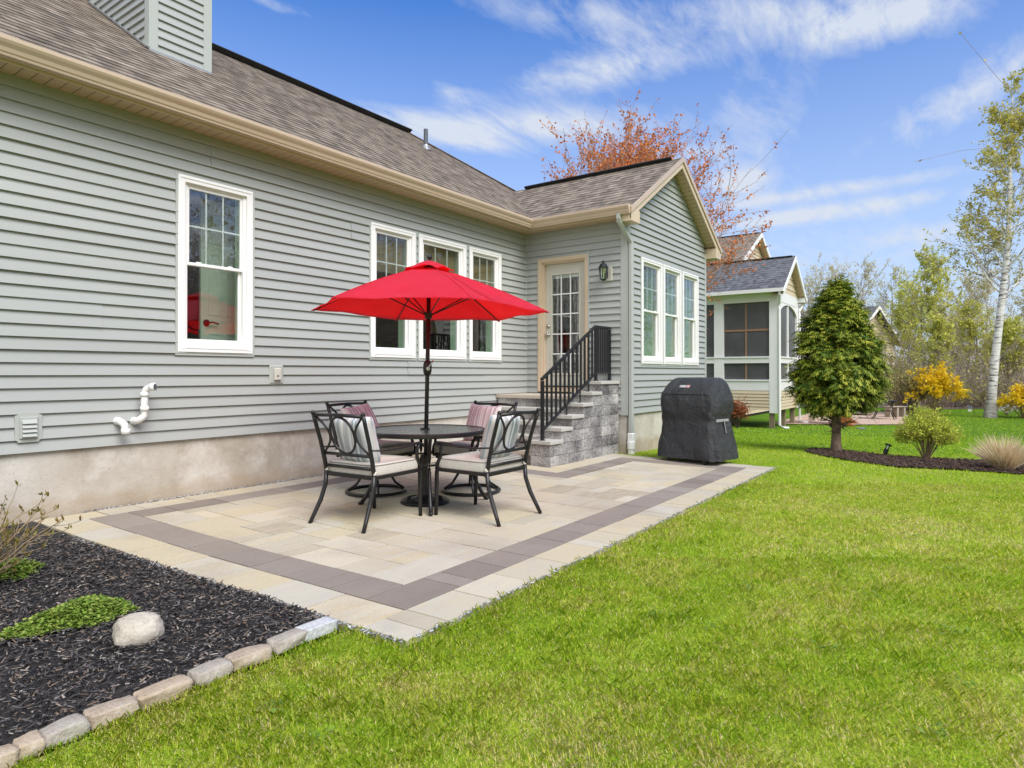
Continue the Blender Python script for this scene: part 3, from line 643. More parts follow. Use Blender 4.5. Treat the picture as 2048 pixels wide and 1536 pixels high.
# chimney chase
mb = MB(); mfx = lambda a, d, z: (a, 1.62-d, z); cx0, cx1, cy1 = 3.575, 4.285, 3.15
mb.map = mfx; siding(mb, lambda z: cx0+.08, lambda z: cx1-.08, 4.9, 7.4, seams=False)
mb.map = lambda a, d, z: (cx0-d, -a, z); siding(mb, lambda z: -cy1+.08, lambda z: -1.70, 4.9, 7.4, seams=False)
mb.map = None; mb.box(cx0+.02, cx1-.001, 1.64, cy1, 4.7, 7.4); ch = mb.build('chimney', 'siding', house, fix=False)
mb = MB()
for x, y in ((cx0, 1.62), (cx1, 1.62), (cx0, cy1)):
    sx = 1 if x == cx0 else -1; sy = 1 if y == 1.62 else -1
    a, b = sorted((x-sx*.02, x+sx*.085)); c, d = sorted((y-sy*.02, y+sy*.0)); mb.box(a, b, c, d, 4.7, 7.4)
    a, b = sorted((x-sx*.02, x)); c, d = sorted((y+sy*.0005, y+sy*.085)); mb.box(a, b, c, d, 4.7, 7.4)
pieces(mb, 'corner_trim', 'trim_sage', ch)
mb = MB(); mb.bar((cx0-.02, 1.60, 4.905), (cx1+.02, 1.60, 4.905), .02, .03); mb.bar((cx0-.03, 1.6, 4.93), (cx0-.03, cy1, 4.93+.667*(cy1-1.6)), .05, .02); mb.build('flashing', 'flash', ch)
# plumbing vent
vx, vy = 9.27, 2.66; vz = 3.65+.667*(vy+.27)
mb = MB(); mb.tube([(vx, vy, vz-.1), (vx, vy, vz+.38)], .042, 16); vp = mb.build('vent_pipe', 'lead', house, smooth=False)
mb = MB(); mb.lathe([(.12, -.05), (.07, .03), (.052, .07), (.046, .075)], (vx, vy, vz), 16); mb.build('flashing', 'flash', vp)
# rooms behind the glass
mb = MB()
def room(x0, x1, y0, y1, z0, z1, skip):
    q = [(x0, y0, z0), (x1, y0, z0), (x1, y1, z0), (x0, y1, z0), (x0, y0, z1), (x1, y0, z1), (x1, y1, z1), (x0, y1, z1)]
    for k, f in {'floor': (0, 1, 2, 3), 'ceil': (4, 5, 6, 7), 'front': (0, 1, 5, 4), 'right': (1, 2, 6, 5), 'back': (2, 3, 7, 6), 'left': (3, 0, 4, 7)}.items():
        if k not in skip: mb.cur = {'ceil': 2}.get(k, mb.base); mb.face([q[i] for i in f])
mb.base = 0; room(2.3, 4.6, .1, 3.0, .96, 3.45, ('front',))
mb.base = 1; room(4.7, 8.80, .1, 4.5, .96, 3.45, ('front',)); room(XE+.1, XR-.1, D+.1, 4.4, .965, 3.44, ('front', 'left'))
mb.cur = 2; mb.box(2.31, 4.59, 2.85, 2.98, 3.2, 3.44)
mb.build('interior_room', ['room_blue', 'room_dark', 'ceil'], house, fix=False)
mb = MB(); y = .40; x0, x1 = 3.52, 4.02
mb.box(x0, x1, y, y+.035, .97, 3.0)
for a, b in ((x0+.08, (x0+x1)/2-.03), ((x0+x1)/2+.03, x1-.08)):
    for c, d in ((1.1, 1.62), (1.80, 2.45), (2.55, 2.85)):
        mb.box(a, b, y-.006, y-.0005, c, c+.02); mb.box(a, b, y-.006, y-.0005, d-.02, d); mb.box(a, a+.02, y-.006, y-.0005, c+.02, d-.02); mb.box(b-.02, b, y-.006, y-.0005, c+.02, d-.02)
dl = mb.build('interior_door', 'room_door', house)
mb = MB(); mb.lathe([(.035, 0), (.035, .008), (.012, .01), (.012, .04)], (0, 0, 0), 16); mb.tube([(0, 0, .04), (.05, .006, .042), (.11, -.01, .04)], .009, 8); lv = mb.build('door_lever', 'bronze', dl); lv.rotation_euler = (PI/2, 0, 0); lv.location = (x0+.06, y-.001, 1.72)
# windows
def reveal(mat, depth, blind=None):
    def f(w, W, b0, b1, z0, z1):
        m = W(); m.box(b1-.0, b1+.03, -depth, -.08, z0, z1); m.box(b0-.03, b0, -depth, -.08, z0, z1); m.box(b0, b1, -depth, -.08, z0-.03, z0); m.build('window_reveal', mat, w)
        if blind: m = W(); m.box(b0+.01, b1-.01, -.125, -.10, z1-blind, z1); m.build('woven_blind', 'blind', w)
    return f
window(house, mw, *WIN[0], *WZ, label='double hung window standing alone near the chimney, an indoor door behind its glass', room=reveal('curtain_pale', .14))
for w, lb, bl in zip(WIN[1:], ('double hung window, first of three behind the umbrella', 'wider middle window of three behind the umbrella', 'double hung window nearest the inside corner'), (.5, .46, .48)):
    window(house, mw, *w, *WZ, label=lb, room=reveal('curtain_pale', .2, bl))
for w, lb in zip(GWIN, ('gable window nearest the downspout', 'middle one of the three gable windows', 'gable window farthest from the downspout')):
    window(house, gw, *w, *GZ, label=lb, room=reveal('curtain', .34))
# back door with its casing
mb = MB(dw); o0, o1, i0, i1, zt, zb = .243, 1.1805, .318, 1.128, 3.064, .90
mb.box(o0, i0, -.02, .030, zb, zt); mb.box(i1, o1, -.02, .030, zb, zt); mb.box(i0, i1, -.02, .030, 3.003, zt)
mb.box(o0+.02, o0+.032, .0305, .036, zb, zt-.02); mb.box(o1-.032, o1-.02, .0305, .036, zb, zt-.02); mb.box(o0+.032, o1-.032, .0305, .036, zt-.032, zt-.02)
mb.box(i0+.001, i0+.03, -.11, -.0, zb, 3.002); mb.box(i1-.03, i1-.001, -.11, 0, zb, 3.002); mb.box(i0+.03, i1-.03, -.11, 0, 2.975, 3.002); mb.box(i0, i1, -.1, .018, zb, .975)
door = mb.build('door', 'almond', house); door['label'] = 'cream cased glazed back door at the top of the steps'
mb = MB(dw); mb.box(o1+.001, o1+.022, .002, .034, .88, zt+.05); mb.build('door_trim', 'trim_sage', door)
mb = MB(dw); mb.box(i0+.0, i1-.0, -.06, .028, .976, .995); mb.build('threshold', 'bronze', door)
s0, s1 = i0+.032, i1-.032; g0, g1, ga, gb = .555, 1.035, 1.19, 2.80
g0, g1 = s0+.115, s1-.115
mb = MB(dw); d0, d1 = -.105, -.065
mb.box(s0, g0, d0, d1, .998, 2.973); mb.box(g1, s1, d0, d1, .998, 2.973); mb.box(g0, g1, d0, d1, .998, ga); mb.box(g0, g1, d0, d1, gb, 2.973)
for a, b, c, d in ((g0-.025, g0+.008, ga-.025, gb+.025), (g1-.008, g1+.025, ga-.025, gb+.025), (g0+.008, g1-.008, ga-.025, ga+.008), (g0+.008, g1-.008, gb-.008, gb+.025)): mb.box(a, b, d1+.0003, d1+.012, c, d)
leaf = mb.build('door_leaf', 'doorpaint', door, bevel=.003)
mb = MB(dw)
for i in (1, 2): x = g0+(g1-g0)*i/3; mb.box(x-.009, x+.009, -.078, -.066, ga, gb)
for i in range(1, 5): z = ga+(gb-ga)*i/5; mb.box(g0, g1, -.0785, -.0655, z-.009, z+.009)
mb.build('muntin_grid', 'white', door)
mb = MB(dw); mb.face([(g0, -.085, ga), (g1, -.085, ga), (g1, -.085, gb), (g0, -.085, gb)]); mb.build('pane', 'glass', door, fix=False)
mb = MB(dw); mb.box(g0, g1, -.099, -.095, gb-.06, gb); mb.build('raised_blind', 'white', door)
for nm, z, r in (('deadbolt', 1.965, .026), ('door_knob', 1.825, .03)):
    mb = MB(); mb.lathe([(.034, 0), (.034, .006), (.028, .01)]+([(.02, .012), (.02, .024), (.012, .026)] if nm == 'deadbolt' else [(.012, .014), (.012, .035), (.026, .042), (.031, .056), (.026, .068), (.01, .073)]), (0, 0, 0), 20)
    o = mb.build(nm, 'nickel', door, smooth=True); o.rotation_euler = (0, -PI/2, 0); o.location = (XE+.0645, -(s0+.045), z)
# wall lantern on its mounting block
mb = MB(dw); mb.rbox(1.445, 1.60, .003, .032, 2.605, 2.815, .008); lan = mb.build('wall_lantern', 'almond', house); lan.data.materials[0] = MAT['doorpaint']
lx, ly, lz = XE-.155, -1.515, 2.60
mb = MB(); mb.lathe([(.028, .0), (.045, .012), (.05, .02)], (lx, ly, lz), 8); mb.lathe([(.072, .185), (.078, .19), (.078, .2), (.062, .21), (.058, .235), (.04, .255), (.014, .262), (.012, .275), (.02, .285), (.008, .30), (.004, .305)], (lx, ly, lz), 16)
for k in range(6): a = PI*k/3+.3; mb.bar((lx+.046*math.cos(a), ly+.046*math.sin(a), lz+.015), (lx+.068*math.cos(a), ly+.068*math.sin(a), lz+.19), .008)
mb.tube([(XE-.03, ly-.01, lz+.13), (XE-.07, ly-.005, lz+.16), (XE-.10, ly, lz+.12), (XE-.115, ly, lz+.03), (lx, ly, lz-.002)], .011, 8); mb.lathe([(.04, 0), (.04, .012), (.02, .02)], (0, 0, 0), 12) if 0 else None
mb.bar((XE-.033, ly-.01, lz+.05), (XE-.033, ly-.01, lz+.2), .06, .012)
mb.build('lantern_cage', 'verdigris', lan)
mb = MB(); mb.lathe([(.044, .02), (.064, .186)], (lx, ly, lz), 6, cap=False); mb.build('lantern_glass', 'lampglass', lan, fix=False)
# louvred exhaust vent, outlet cover, flue pipes
mb = MB(mw); x0, x1, z0, z1 = 1.815, 1.995, .655, .885
mb.prism([(x0+.02, z0), (x1-.02, z0), (x1-.02, z0+.012), (x1, z0+.02), (x1, z1-.02), (x1-.02, z1-.012), (x1-.02, z1), (x0+.02, z1), (x0+.02, z1-.012), (x0, z1-.02), (x0, z0+.02), (x0+.02, z0+.012)], .002, .028, 'y'); mb.rbox(x0+.03, x1-.03, .028, .042, z0+.03, z1-.03, .004)
ev = mb.build('exhaust_vent', 'trim_sage', house)
for k in range(4):
    mb = MB(mw); z = z0+.045+k*.034; mb.mesh([(x0+.042, .062, z), (x1-.042, .062, z), (x1-.042, .043, z+.032), (x0+.042, .043, z+.032), (x0+.042, .041, z), (x1-.042, .041, z)], [(0, 1, 2, 3), (0, 4, 5, 1), (1, 5, 2), (0, 3, 4)]); mb.build('louvre', 'trim_sage', ev)
mb = MB(mw); mb.rbox(4.035, 4.205, .002, .034, 1.085, 1.285, .012); oc = mb.build('outlet_cover', 'trim_sage', house)
mb = MB(mw); mb.rbox(4.08, 4.16, .034, .060, 1.12, 1.25, .008); mb.build('outlet_lid', 'doorpaint', oc)
mb = MB(mw); mb.box(4.098, 4.142, .0603, .0608, 1.128, 1.131); mb.box(4.10, 4.13, .0603, .0608, 1.16, 1.175); mb.build('outlet_marking', 'lead', oc)
def pvc(pts, name):
    m = MB(); m.smooth = True; m.tube(pts, .0295, 18); return m
mb = pvc([(2.692, .02, .775), (2.692, -.055, .775), (2.698, -.085, .782), (2.715, -.105, .80), (2.732, -.115, .83), (2.735, -.117, .86), (2.735, -.117, 1.0), (2.735, -.117, 1.025), (2.742, -.13, 1.055), (2.765, -.16, 1.075), (2.785, -.19, 1.078)], '')
mb.tube([(2.735, -.117, .865), (2.735, -.117, .905)], .035, 18); mb.tube([(2.735, -.117, .99), (2.735, -.117, 1.03)], .035, 18); mb.tube([(2.765, -.16, 1.075), (2.787, -.193, 1.078)], .035, 18); mb.tube([(2.692, .0, .775), (2.692, -.03, .775)], .034, 18)
fp = mb.build('flue_pipe', 'pvc', house); fp['label'] = 'upturned white pipe'
mb = MB(); mb.lathe([(.027, 0), (.0, .001)], (0, 0, 0), 18); 
o = mb.build('pipe_mouth', 'lead', fp); o.location = (2.7877, -.1941, 1.0782); o.rotation_euler = Vector((.022, -.033, .003)).to_track_quat('Z', 'Y').to_euler()
mb = pvc([(2.555, .02, .782), (2.555, -.05, .782), (2.558, -.085, .775), (2.57, -.11, .755), (2.578, -.12, .72), (2.578, -.12, .70)], ''); mb.tube([(2.578, -.12, .72), (2.578, -.12, .672)], .0355, 18); mb.tube([(2.555, .0, .782), (2.555, -.03, .782)], .034, 18)
mb.build('flue_pipe', 'pvc', house)['label'] = 'downturned white pipe'
# ------------------------------------------------------------------ ground, patio, beds
rng = np.random.default_rng(3)
xs = np.unique(np.concatenate([np.arange(-60, -4, 6), np.arange(-4, 14, .5), np.arange(14, 40, 1.), np.arange(40, 260, 10.), [2.03, 2.06, 8.64, 8.70]]))
ys = np.unique(np.concatenate([np.arange(-200, -14, 8), np.arange(-14, 6, .5), np.arange(6, 40, 2), np.arange(40, 240, 10.), [-4.03, -4.0, -3.67, -3.63]]))
GX, GY = np.meshgrid(xs, ys, indexing='ij'); GZ_ = gz(GX) - .012
ins = (GX > 2.05) & (GX < 8.65) & (GY > -4.01) & (GY < .5) | (GX > -3.2) & (GX < 2.05) & (GY > -3.64) & (GY < .5)
GZ_ = np.where(ins, -.06, GZ_); n1, n2 = GX.shape; I = np.arange(n1*n2).reshape(n1, n2)
F = np.stack([I[:-1, :-1], I[1:, :-1], I[1:, 1:], I[:-1, 1:]], -1).reshape(-1, 4)
tag(npmesh('lawn', np.stack([GX, GY, GZ_], -1), [F], 'lawn', smooth=True), kind='structure')
shx = lambda x, y: x - (.034*(y+4)*(1-(x-2.07)/6.6) if x < 8.6 else 0)
zp = lambda y: .0175*max(0, y+2)
pm = lambda x, y, z: (shx(x, y), y, z+zp(y))
mb = MB(); mb.map = pm; mb.prism([(2.06, -4.02), (8.63, -4.02), (8.68, -2.2), (8.76, -1.9), (8.86, -1.9), (8.86, 0), (2.06, 0)], -.07, -.055, 'z')
tag(mb.build('patio_bedding', 'base'), kind='structure')
mb = MB(); mb.map = pm; rr = random.Random(11)
def paver(x0, x1, y0, y1, dark=0):
    g = .0042; mb.cur = dark; mb.r = min(1, max(0, rr.gauss(.5, .24))); h = rr.uniform(-.002, .0015); mb.box(x0+g, x1-g, y0+g, y1-g, -.05, h, .0015)
def strip(x0, x1, y0, y1, dark):
    L = (x1-x0) > (y1-y0); a, b = (x0, x1) if L else (y0, y1); q = a; ch = (.29, .29, .435, .145) if dark else (.43, .29, .29, .145, .36)
    while q < b-1e-6:
        w = rr.choice(ch); e = b if b-q < w+.12 else q+w
        if L: paver(q, e, y0, y1, dark)
        else: paver(x0, x1, q, e, dark)
        q = e
for a in ((2.07, 8.62, -4, -3.72), (2.07, 2.35, -3.72, -.28), (2.07, 6.64, -.28, -.03), (6.64, 6.92, -1.98, -.03), (6.92, 8.66, -1.98, -1.70), (8.37, 8.64, -3.72, -1.98)): strip(*a, 0)
for a in ((2.35, 8.37, -3.72, -3.44), (2.35, 2.63, -3.44, -.56), (2.35, 6.36, -.56, -.28), (6.36, 6.64, -2.26, -.28), (6.64, 8.37, -2.26, -1.98), (8.09, 8.37, -3.44, -2.26)): strip(*a, 1)
NX, NY = 38, 20; cw, chh = (8.09-2.63)/NX, 2.88/NY; nxA = int(round((6.36-2.63)/cw)); occ = [[i >= nxA and j >= 8 for j in range(NY)] for i in range(NX)]
for j in range(NY):
    for i in range(NX):
        if occ[i][j]: continue
        opts = [(3, 2), (3, 2), (2, 2), (3, 3), (2, 1), (3, 1), (2, 3), (4, 2)]; rr.shuffle(opts)
        for w, h in opts+[(2, 1), (1, 2), (1, 1)]:
            if i+w <= NX and j+h <= NY and not any(occ[a][b] for a in range(i, i+w) for b in range(j, j+h)): break
        for a in range(i, i+w):
            for b in range(j, j+h): occ[a][b] = True
        paver(2.63+i*cw, 2.63+(i+w)*cw, -3.44+j*chh, -3.44+(j+h)*chh)
tag(mb.build('patio', ['paver', 'paver_dark'], fix=False), kind='structure')
# mulch bed with shredded bark, island bed, gravel along the paving edge
mb = MB(); mb.map = pm; n = 24
V = [(-3+5.08*i/n, -3.56+3.56*j/n, -.015+.03*math.sin(i*1.7+j*.6)*math.sin(j*1.3)*.5) for i in range(n+1) for j in range(n+1)]
mb.mesh(V, [(i*(n+1)+j, (i+1)*(n+1)+j, (i+1)*(n+1)+j+1, i*(n+1)+j+1) for i in range(n) for j in range(n)]); tag(mb.build('mulch_bed', 'mulchsoil'), kind='structure')
def chips(name, P, L, W, m, seed, tilt=.5, lim=None):
    rg = np.random.default_rng(seed); N = len(P); az = rg.random(N)*2*PI; el = rg.normal(size=N)*tilt*.5
    d = np.stack([np.cos(az)*np.cos(el), np.sin(az)*np.cos(el), np.sin(el)], -1); s = unit(np.cross(d, np.array([0, 0, 1.])+rg.normal(size=(N, 3))*.35)); u = np.cross(s, d)
    l = (L*(.4+1.1*rg.random(N)))[:, None]; w = (W*(.5+rg.random(N)))[:, None]; h = w*.35
    c = [P+d*l*a+s*w*b*(1 if a < 0 else .6)+u*h*cc for a in (-.5, .5) for b in (-.5, .5) for cc in (-.5, .5)]
    V = np.stack(c, 1); i = np.arange(N)[:, None]*8
    F = np.concatenate([i+np.array(q) for q in ((0, 1, 3, 2), (4, 6, 7, 5), (0, 4, 5, 1), (2, 3, 7, 6), (0, 2, 6, 4), (1, 5, 7, 3))]); r = np.tile(rg.random(N), 6)
    return npmesh(name, V, [F], m, rnd=r)
N = 46000; x = 2.08-rng.random(N)**1.25*2.9; y = -3.55+rng.random(N)*3.53; keep = (x < 2.055-.034*(y+4)) & (y > -3.52)
tag(chips('mulch', np.stack([x, y, rng.random(N)*.022], -1)[keep], .026, .0065, 'mulchchip', 5), kind='stuff')
isl = [(9.0, -4.55), (9.6, -4.95), (9.8, -5.3), (10.05, -5.8), (10.1, -6.6), (9.9, -8.5), (10.6, -10), (12.4, -9), (12.4, -6.7), (11.9, -5.75), (11.7, -5.1), (12.3, -4.35), (12.45, -3.9), (11.9, -3.6), (11.2, -3.75), (10.3, -4.35)]
isl = [(11.6, -3.75), (10.95, -4.1), (10.25, -4.65), (9.8, -5.25), (10.05, -5.85), (10.1, -6.6), (9.9, -8.5), (12.3, -8.5), (12.35, -6.65), (11.85, -5.75), (11.7, -5.1), (12.15, -4.5), (12.6, -4.1), (12.35, -3.7)]
def inpoly(x, y, P):
    r = np.zeros(np.shape(x), bool)
    for (x0, y0), (x1, y1) in zip(P, P[1:]+P[:1]): r ^= ((y0 > y) != (y1 > y)) & (x < (x1-x0)*(y-y0)/(y1-y0+1e-12)+x0)
    return r
def sheet(name, poly, m, dz, nsub=28):
    xa, xb = min(p[0] for p in poly), max(p[0] for p in poly); bm = bmesh.new(); bm.faces.new([bm.verts.new((x, y, 0)) for x, y in poly])
    for k in range(1, nsub): bmesh.ops.bisect_plane(bm, geom=bm.verts[:]+bm.edges[:]+bm.faces[:], plane_co=(xa+(xb-xa)*k/nsub, 0, 0), plane_no=(1, 0, 0))
    for v in bm.verts: v.co.z = float(gz(v.co.x))+dz
    bmesh.ops.recalc_face_normals(bm, faces=bm.faces); me = bpy.data.meshes.new(name); bm.to_mesh(me); bm.free(); me.materials.append(MAT[m]); o = bpy.data.objects.new(name, me); C.objects.link(o); return tag(o, kind='structure')
sheet('island_bed', isl, 'brownmulch', .012)
x = 9.7+rng.random(9000)*3; y = -8.4+rng.random(9000)*4.8; k = inpoly(x, y, isl); x, y = x[k], y[k]
tag(chips('island_mulch', np.stack([x, y, gz(x)+.012+rng.random(len(x))*.02], -1), .045, .013, 'brownchip', 8), kind='stuff')
N = 700; t = rng.random(N); x = 2.1+t*6.55; y = -4.008-np.abs(rng.normal(size=N))*.010; x2 = 2.05-.034*(0)+rng.normal(size=900)*.012; y2 = -4.0+rng.random(900)*3.5; x2 = 2.05-.034*(y2+4)-np.abs(rng.normal(size=900))*.012
x, y = np.concatenate([x, x2]), np.concatenate([y, y2])
tag(chips('gravel', np.stack([x, y, rng.random(len(x))*.012], -1), .012, .010, 'gravel', 9), kind='stuff')
N = 1500; x = 2.3+rng.random(N)*6.3; y = -.004-rng.random(N)*.03; tag(chips('wall_base_grit', np.stack([x, y, .03+rng.random(N)*.014], -1), .012, .010, 'gravel', 19), kind='stuff')
# ------------------------------------------------------------------ stone blobs
def blob(name, loc, size, m, seed, rz=0, sq=.55, rough=.12, sub=4, par=None):
    rg = random.Random(seed); bm = bmesh.new(); bmesh.ops.create_cube(bm, size=2); bmesh.ops.subdivide_edges(bm, edges=bm.edges, cuts=sub*2, use_grid_fill=True)
    ph = [(rg.uniform(-3, 3), rg.uniform(-3, 3), rg.uniform(-3, 3), rg.uniform(0, 6)) for _ in range(9)]
    for v in bm.verts:
        c = v.co.copy(); s = c.normalized(); q = c*(1-sq)+s*sq*1.25
        d = sum(math.sin(a*c.x+b*c.y+e*c.z+f) for a, b, e, f in ph)/9; d2 = sum(math.sin(4.1*(a*c.x+b*c.y+e*c.z)+f) for a, b, e, f in ph)/9
        q *= 1+rough*(d*1.6+d2*.45); v.co = Vector((q.x*size[0], q.y*size[1], q.z*size[2]))
    me = bpy.data.meshes.new(name); bm.to_mesh(me); bm.free(); me.polygons.foreach_set('use_smooth', [True]*len(me.polygons)); me.materials.append(MAT[m])
    o = bpy.data.objects.new(name, me); C.objects.link(o); o.location = loc; o.rotation_euler = (0, 0, rz)
    if par: o.parent = par
    return o
ST = [((1.905, -3.585), .175, 'granite', 'rectangular pale granite edging stone ending at the patio corner'), ((1.745, -3.588), .16, 'edge_grey', 'short buff edging stone right beside the granite one'),
      ((1.553, -3.60), .178, 'edge', 'edging stone below the right end of the mulch bed, third from the patio'), ((1.385, -3.60), .15, 'edge_grey', 'greyish humped edging stone just to the right of the pale boulder'),
      ((1.196, -3.612), .19, 'edge_pink', 'longest peach coloured edging stone, in front of the pale boulder'), ((1.022, -3.612), .158, 'edge', 'tan edging stone left of the longest peach coloured one'),
      ((.873, -3.612), .128, 'edge_grey', 'greyish edging stone left of the tan one, in the lower left of the picture'), ((.775, -3.62), .07, 'edge_pink', 'smallest edging stone, a stub between two longer ones'), ((.68, -3.63), .12, 'edge_pink', 'pinkish edging stone at the lower left corner of the picture')]
for i, ((x, y), L, m, lb) in enumerate(ST):
    tag(blob('edging_stone', (x, y, .012), (L*.5, .042, .026), m, 20+i, rz=-.02+.08*math.sin(i*2.3), sq=.38 if m != 'granite' else .06, rough=.12 if m != 'granite' else .025), lb, 'edging stone', 'stones edging the mulch bed')
tag(blob('boulder', (1.372, -3.03, .045), (.086, .066, .060), 'boulder', 5, rz=-.5, sq=.80, rough=.13, sub=6), 'pale rounded boulder lying on the black mulch in front of green leaves', 'rock')
# ------------------------------------------------------------------ stone steps
steps = thing('stone_steps', (7.9, -.85, 0), 'grey block steps with stepped side wall leading up to the back door', 'steps')
SV = Vector((7.9, -.85, 0))
def sbuild(mb, name, m, **k): mb.v = [tuple(Vector(v)-SV) for v in mb.v]; return mb.build(name, m, steps, **k)
cx = [6.92, 7.19, 7.455, 7.76, 8.02, 8.28]; CZ = [.285+.15*i for i in range(6)]; xw = XE-.022; rr = random.Random(5)
mb = MB(); yA, yB = -1.70, -1.40
for k in range(7):                                   # courses of split face blocks
    z0, z1 = k*.15-.012+(.0), (k+1)*.15-.014; z0 = max(z0, -.02)
    if k < 2: x0 = cx[0]
    else: x0 = cx[k-1]
    q = x0
    while q < xw-1e-6:
        w = rr.choice((.30, .38, .45, .22)); e = xw if xw-q < w+.15 else q+w; mb.r = rr.random()
        # split face: bulging front
        nx, nz = 6, 3; V = []
        for b in range(nz+1):
            for a in range(nx+1):
                u, w_ = a/nx, b/nz; edge = a in (0, nx) or b in (0, nz); V.append((q+.0006+(e-q-.0012)*u, yA-(0 if edge else rr.uniform(0, .005)), z0+.0015+(z1-z0-.003)*w_))
        mb.mesh(V, [(b*(nx+1)+a, b*(nx+1)+a+1, (b+1)*(nx+1)+a+1, (b+1)*(nx+1)+a) for b in range(nz) for a in range(nx)])
        mb.box(q+.0008, e-.0008, yA+.001, yB, z0+.0015, z1-.0015)
        if q == x0:                                   # rough end facing the patio
            V = []
            for b in range(nz+1):
                for a in range(nx+1):
                    edge = a in (0, nx) or b in (0, nz); V.append((q+.0015-(0 if edge else rr.uniform(0, .005)), yA+(yB-yA)*a/nx, z0+.0015+(z1-z0-.003)*b/nz))
            mb.mesh(V, [(b*(nx+1)+a, b*(nx+1)+a+1, (b+1)*(nx+1)+a+1, (b+1)*(nx+1)+a) for b in range(nz) for a in range(nx)])
        q = e
sbuild(mb, 'side_wall', 'block', fix=False)
for i in range(6):
    mb = MB(); x1 = xw if i == 5 else cx[i+1]-.004+.01; z = CZ[i]+.002
    mb.rbox(cx[i]-.028, x1, yA-.024, yB+.02, z, z+.047, .004); sbuild(mb, 'cap_stone', 'cap')
tx = [7.0, 7.25, 7.5, 7.75, 8.0]; tz = [.17, .345, .52, .695, .87]
mb = MB()
for i in range(5):
    a, b = tx[i]+.03, xw; q = -1.395; z0 = 0 if i == 0 else tz[i-1]+.001; mb.box(a+.012, b, -1.395, -.03, z0 if i else -.02, tz[i]-.053)
    while q < -.03-1e-6:
        w = rr.choice((.28, .4, .45)); e = -.03 if -.03-q < w+.15 else q+w; mb.r = rr.random(); nx, nz = 6, 3; V = []
        for c in range(nz+1):
            for d_ in range(nx+1):
                edge = d_ in (0, nx) or c in (0, nz); V.append((a+.012-(0.001 if edge else rr.uniform(0, .005)), q+.0015+(e-q-.003)*d_/nx, z0+(tz[i]-.053-z0)*c/nz))
        mb.mesh(V, [(c*(nx+1)+d_, c*(nx+1)+d_+1, (c+1)*(nx+1)+d_+1, (c+1)*(nx+1)+d_) for c in range(nz) for d_ in range(nx)]); q = e
sbuild(mb, 'riser', 'block', fix=False)
for i in range(5):
    mb = MB(); x1 = tx[i+1]+.045 if i < 4 else xw; mb.rbox(tx[i], x1 if i < 4 else xw, -1.392, -.025, tz[i]-.052, tz[i], .004); sbuild(mb, 'tread' if i < 4 else 'landing', 'cap' if 0 < i < 4 else 'tread')
# ------------------------------------------------------------------ railing
ry = -1.56; rail = thing('stair_railing', (7.9, ry, .3), 'black square bar metal railing standing on the stepped wall caps', 'railing')
RV = Vector((7.9, ry, .3))
def rb(mb, name, m='black'): mb.v = [tuple(Vector(v)-RV) for v in mb.v]; return mb.build(name, m, rail, bevel=.002, seg=1)
xb, xm, xe = 6.955, 8.395, 8.83; zb0, zm0 = CZ[0]+.049, CZ[5]+.049; slope = lambda x, z: z+(x-xb)/(xm-xb)*(.775)
for x, z0, z1 in ((xb, zb0, 1.10), (xm, zm0, 1.87), (xe, zm0, 1.86)):
    mb = MB(); mb.box(x-.02, x+.02, ry-.02, ry+.02, z0, z1); mb.lathe([(.042, 0), (.042, .006), (.03, .012)], (x, ry, z0), 12); rb(mb, 'post')
mb = MB(); mb.bar((xb-.02, ry, 1.115), (xm, ry, 1.89), .042, .03); mb.bar((xm-.01, ry, 1.885), (xe+.02, ry, 1.885), .042, .03); rb(mb, 'handrail')
mb = MB(); mb.bar((xb, ry, .46), (xm, ry, 1.205), .034, .026); mb.bar((xm, ry, 1.205), (xe, ry, 1.205), .034, .026); rb(mb, 'bottom_rail')
for k in range(12):
    x = xb+(xm-xb)*(k+1)/13; mb = MB(); mb.box(x-.0125, x+.0125, ry-.0125, ry+.0125, .46+.745*(k+1)/13+.008, 1.115+.775*(k+1)/13-.01); rb(mb, 'baluster')
for k in range(5):
    x = xm+(xe-xm)*(k+1)/6; mb = MB(); mb.box(x-.0125, x+.0125, ry-.0125, ry+.0125, 1.215, 1.872); rb(mb, 'baluster')
for x, i in ((7.56, 2), (7.93, 3), (8.17, 4)):
    mb = MB(); zt = .46+(x-xb)/(xm-xb)*.745-.012; mb.bar((x, ry, CZ[i]+.05), (x, ry, zt), .016); mb.bar((x-.05, ry, CZ[i]+.054), (x+.012, ry, CZ[i]+.054), .03, .008); rb(mb, 'support_bracket')
# ------------------------------------------------------------------ dining set
TC = Vector((4.385, -1.93, zp(-1.93)))
table = thing('patio_table', TC, 'round dark metal patio table with a hammered glass top under the umbrella', 'table')
mb = MB(); mb.lathe([(.032, .668), (.545, .668), (.545, .676), (.032, .676)], n=64); mb.build('glass_top', 'tableglass', table)
mb = MB(); mb.smooth = False; mb.lathe([(.535, .642), (.562, .640), (.568, .648), (.568, .672), (.560, .680), (.546, .681), (.546, .664), (.535, .664), (.535, .642)], n=64, cap=False); mb.build('rim', 'rim', table)
mb = MB(); mb.lathe([(.024, .66), (.045, .66), (.045, .684), (.036, .690), (.024, .690), (.024, .66)], n=24, cap=False); mb.build('umbrella_ring', 'rim', table)
for k in range(4):
    a = PI/4+k*PI/2+.06; mb = MB(); mb.smooth = True; P = lambda r, z: (r*math.cos(a), r*math.sin(a), z)
    mb.tube([P(.53, .65), P(.50, .62), P(.45, .55), P(.425, .45), P(.43, .34), P(.47, .2), P(.53, .08), P(.575, .015)], [.016]*6+[.017, .02], 10); mb.tube([P(.57, .022), P(.60, .014)], [.02, .014], 8); mb.build('leg', 'rim', table)
mb = MB(); mb.tube([(.43*math.cos(a), .43*math.sin(a), .40) for a in np.linspace(0, 2*PI, 48, endpoint=False)], .009, 8, closed=True)
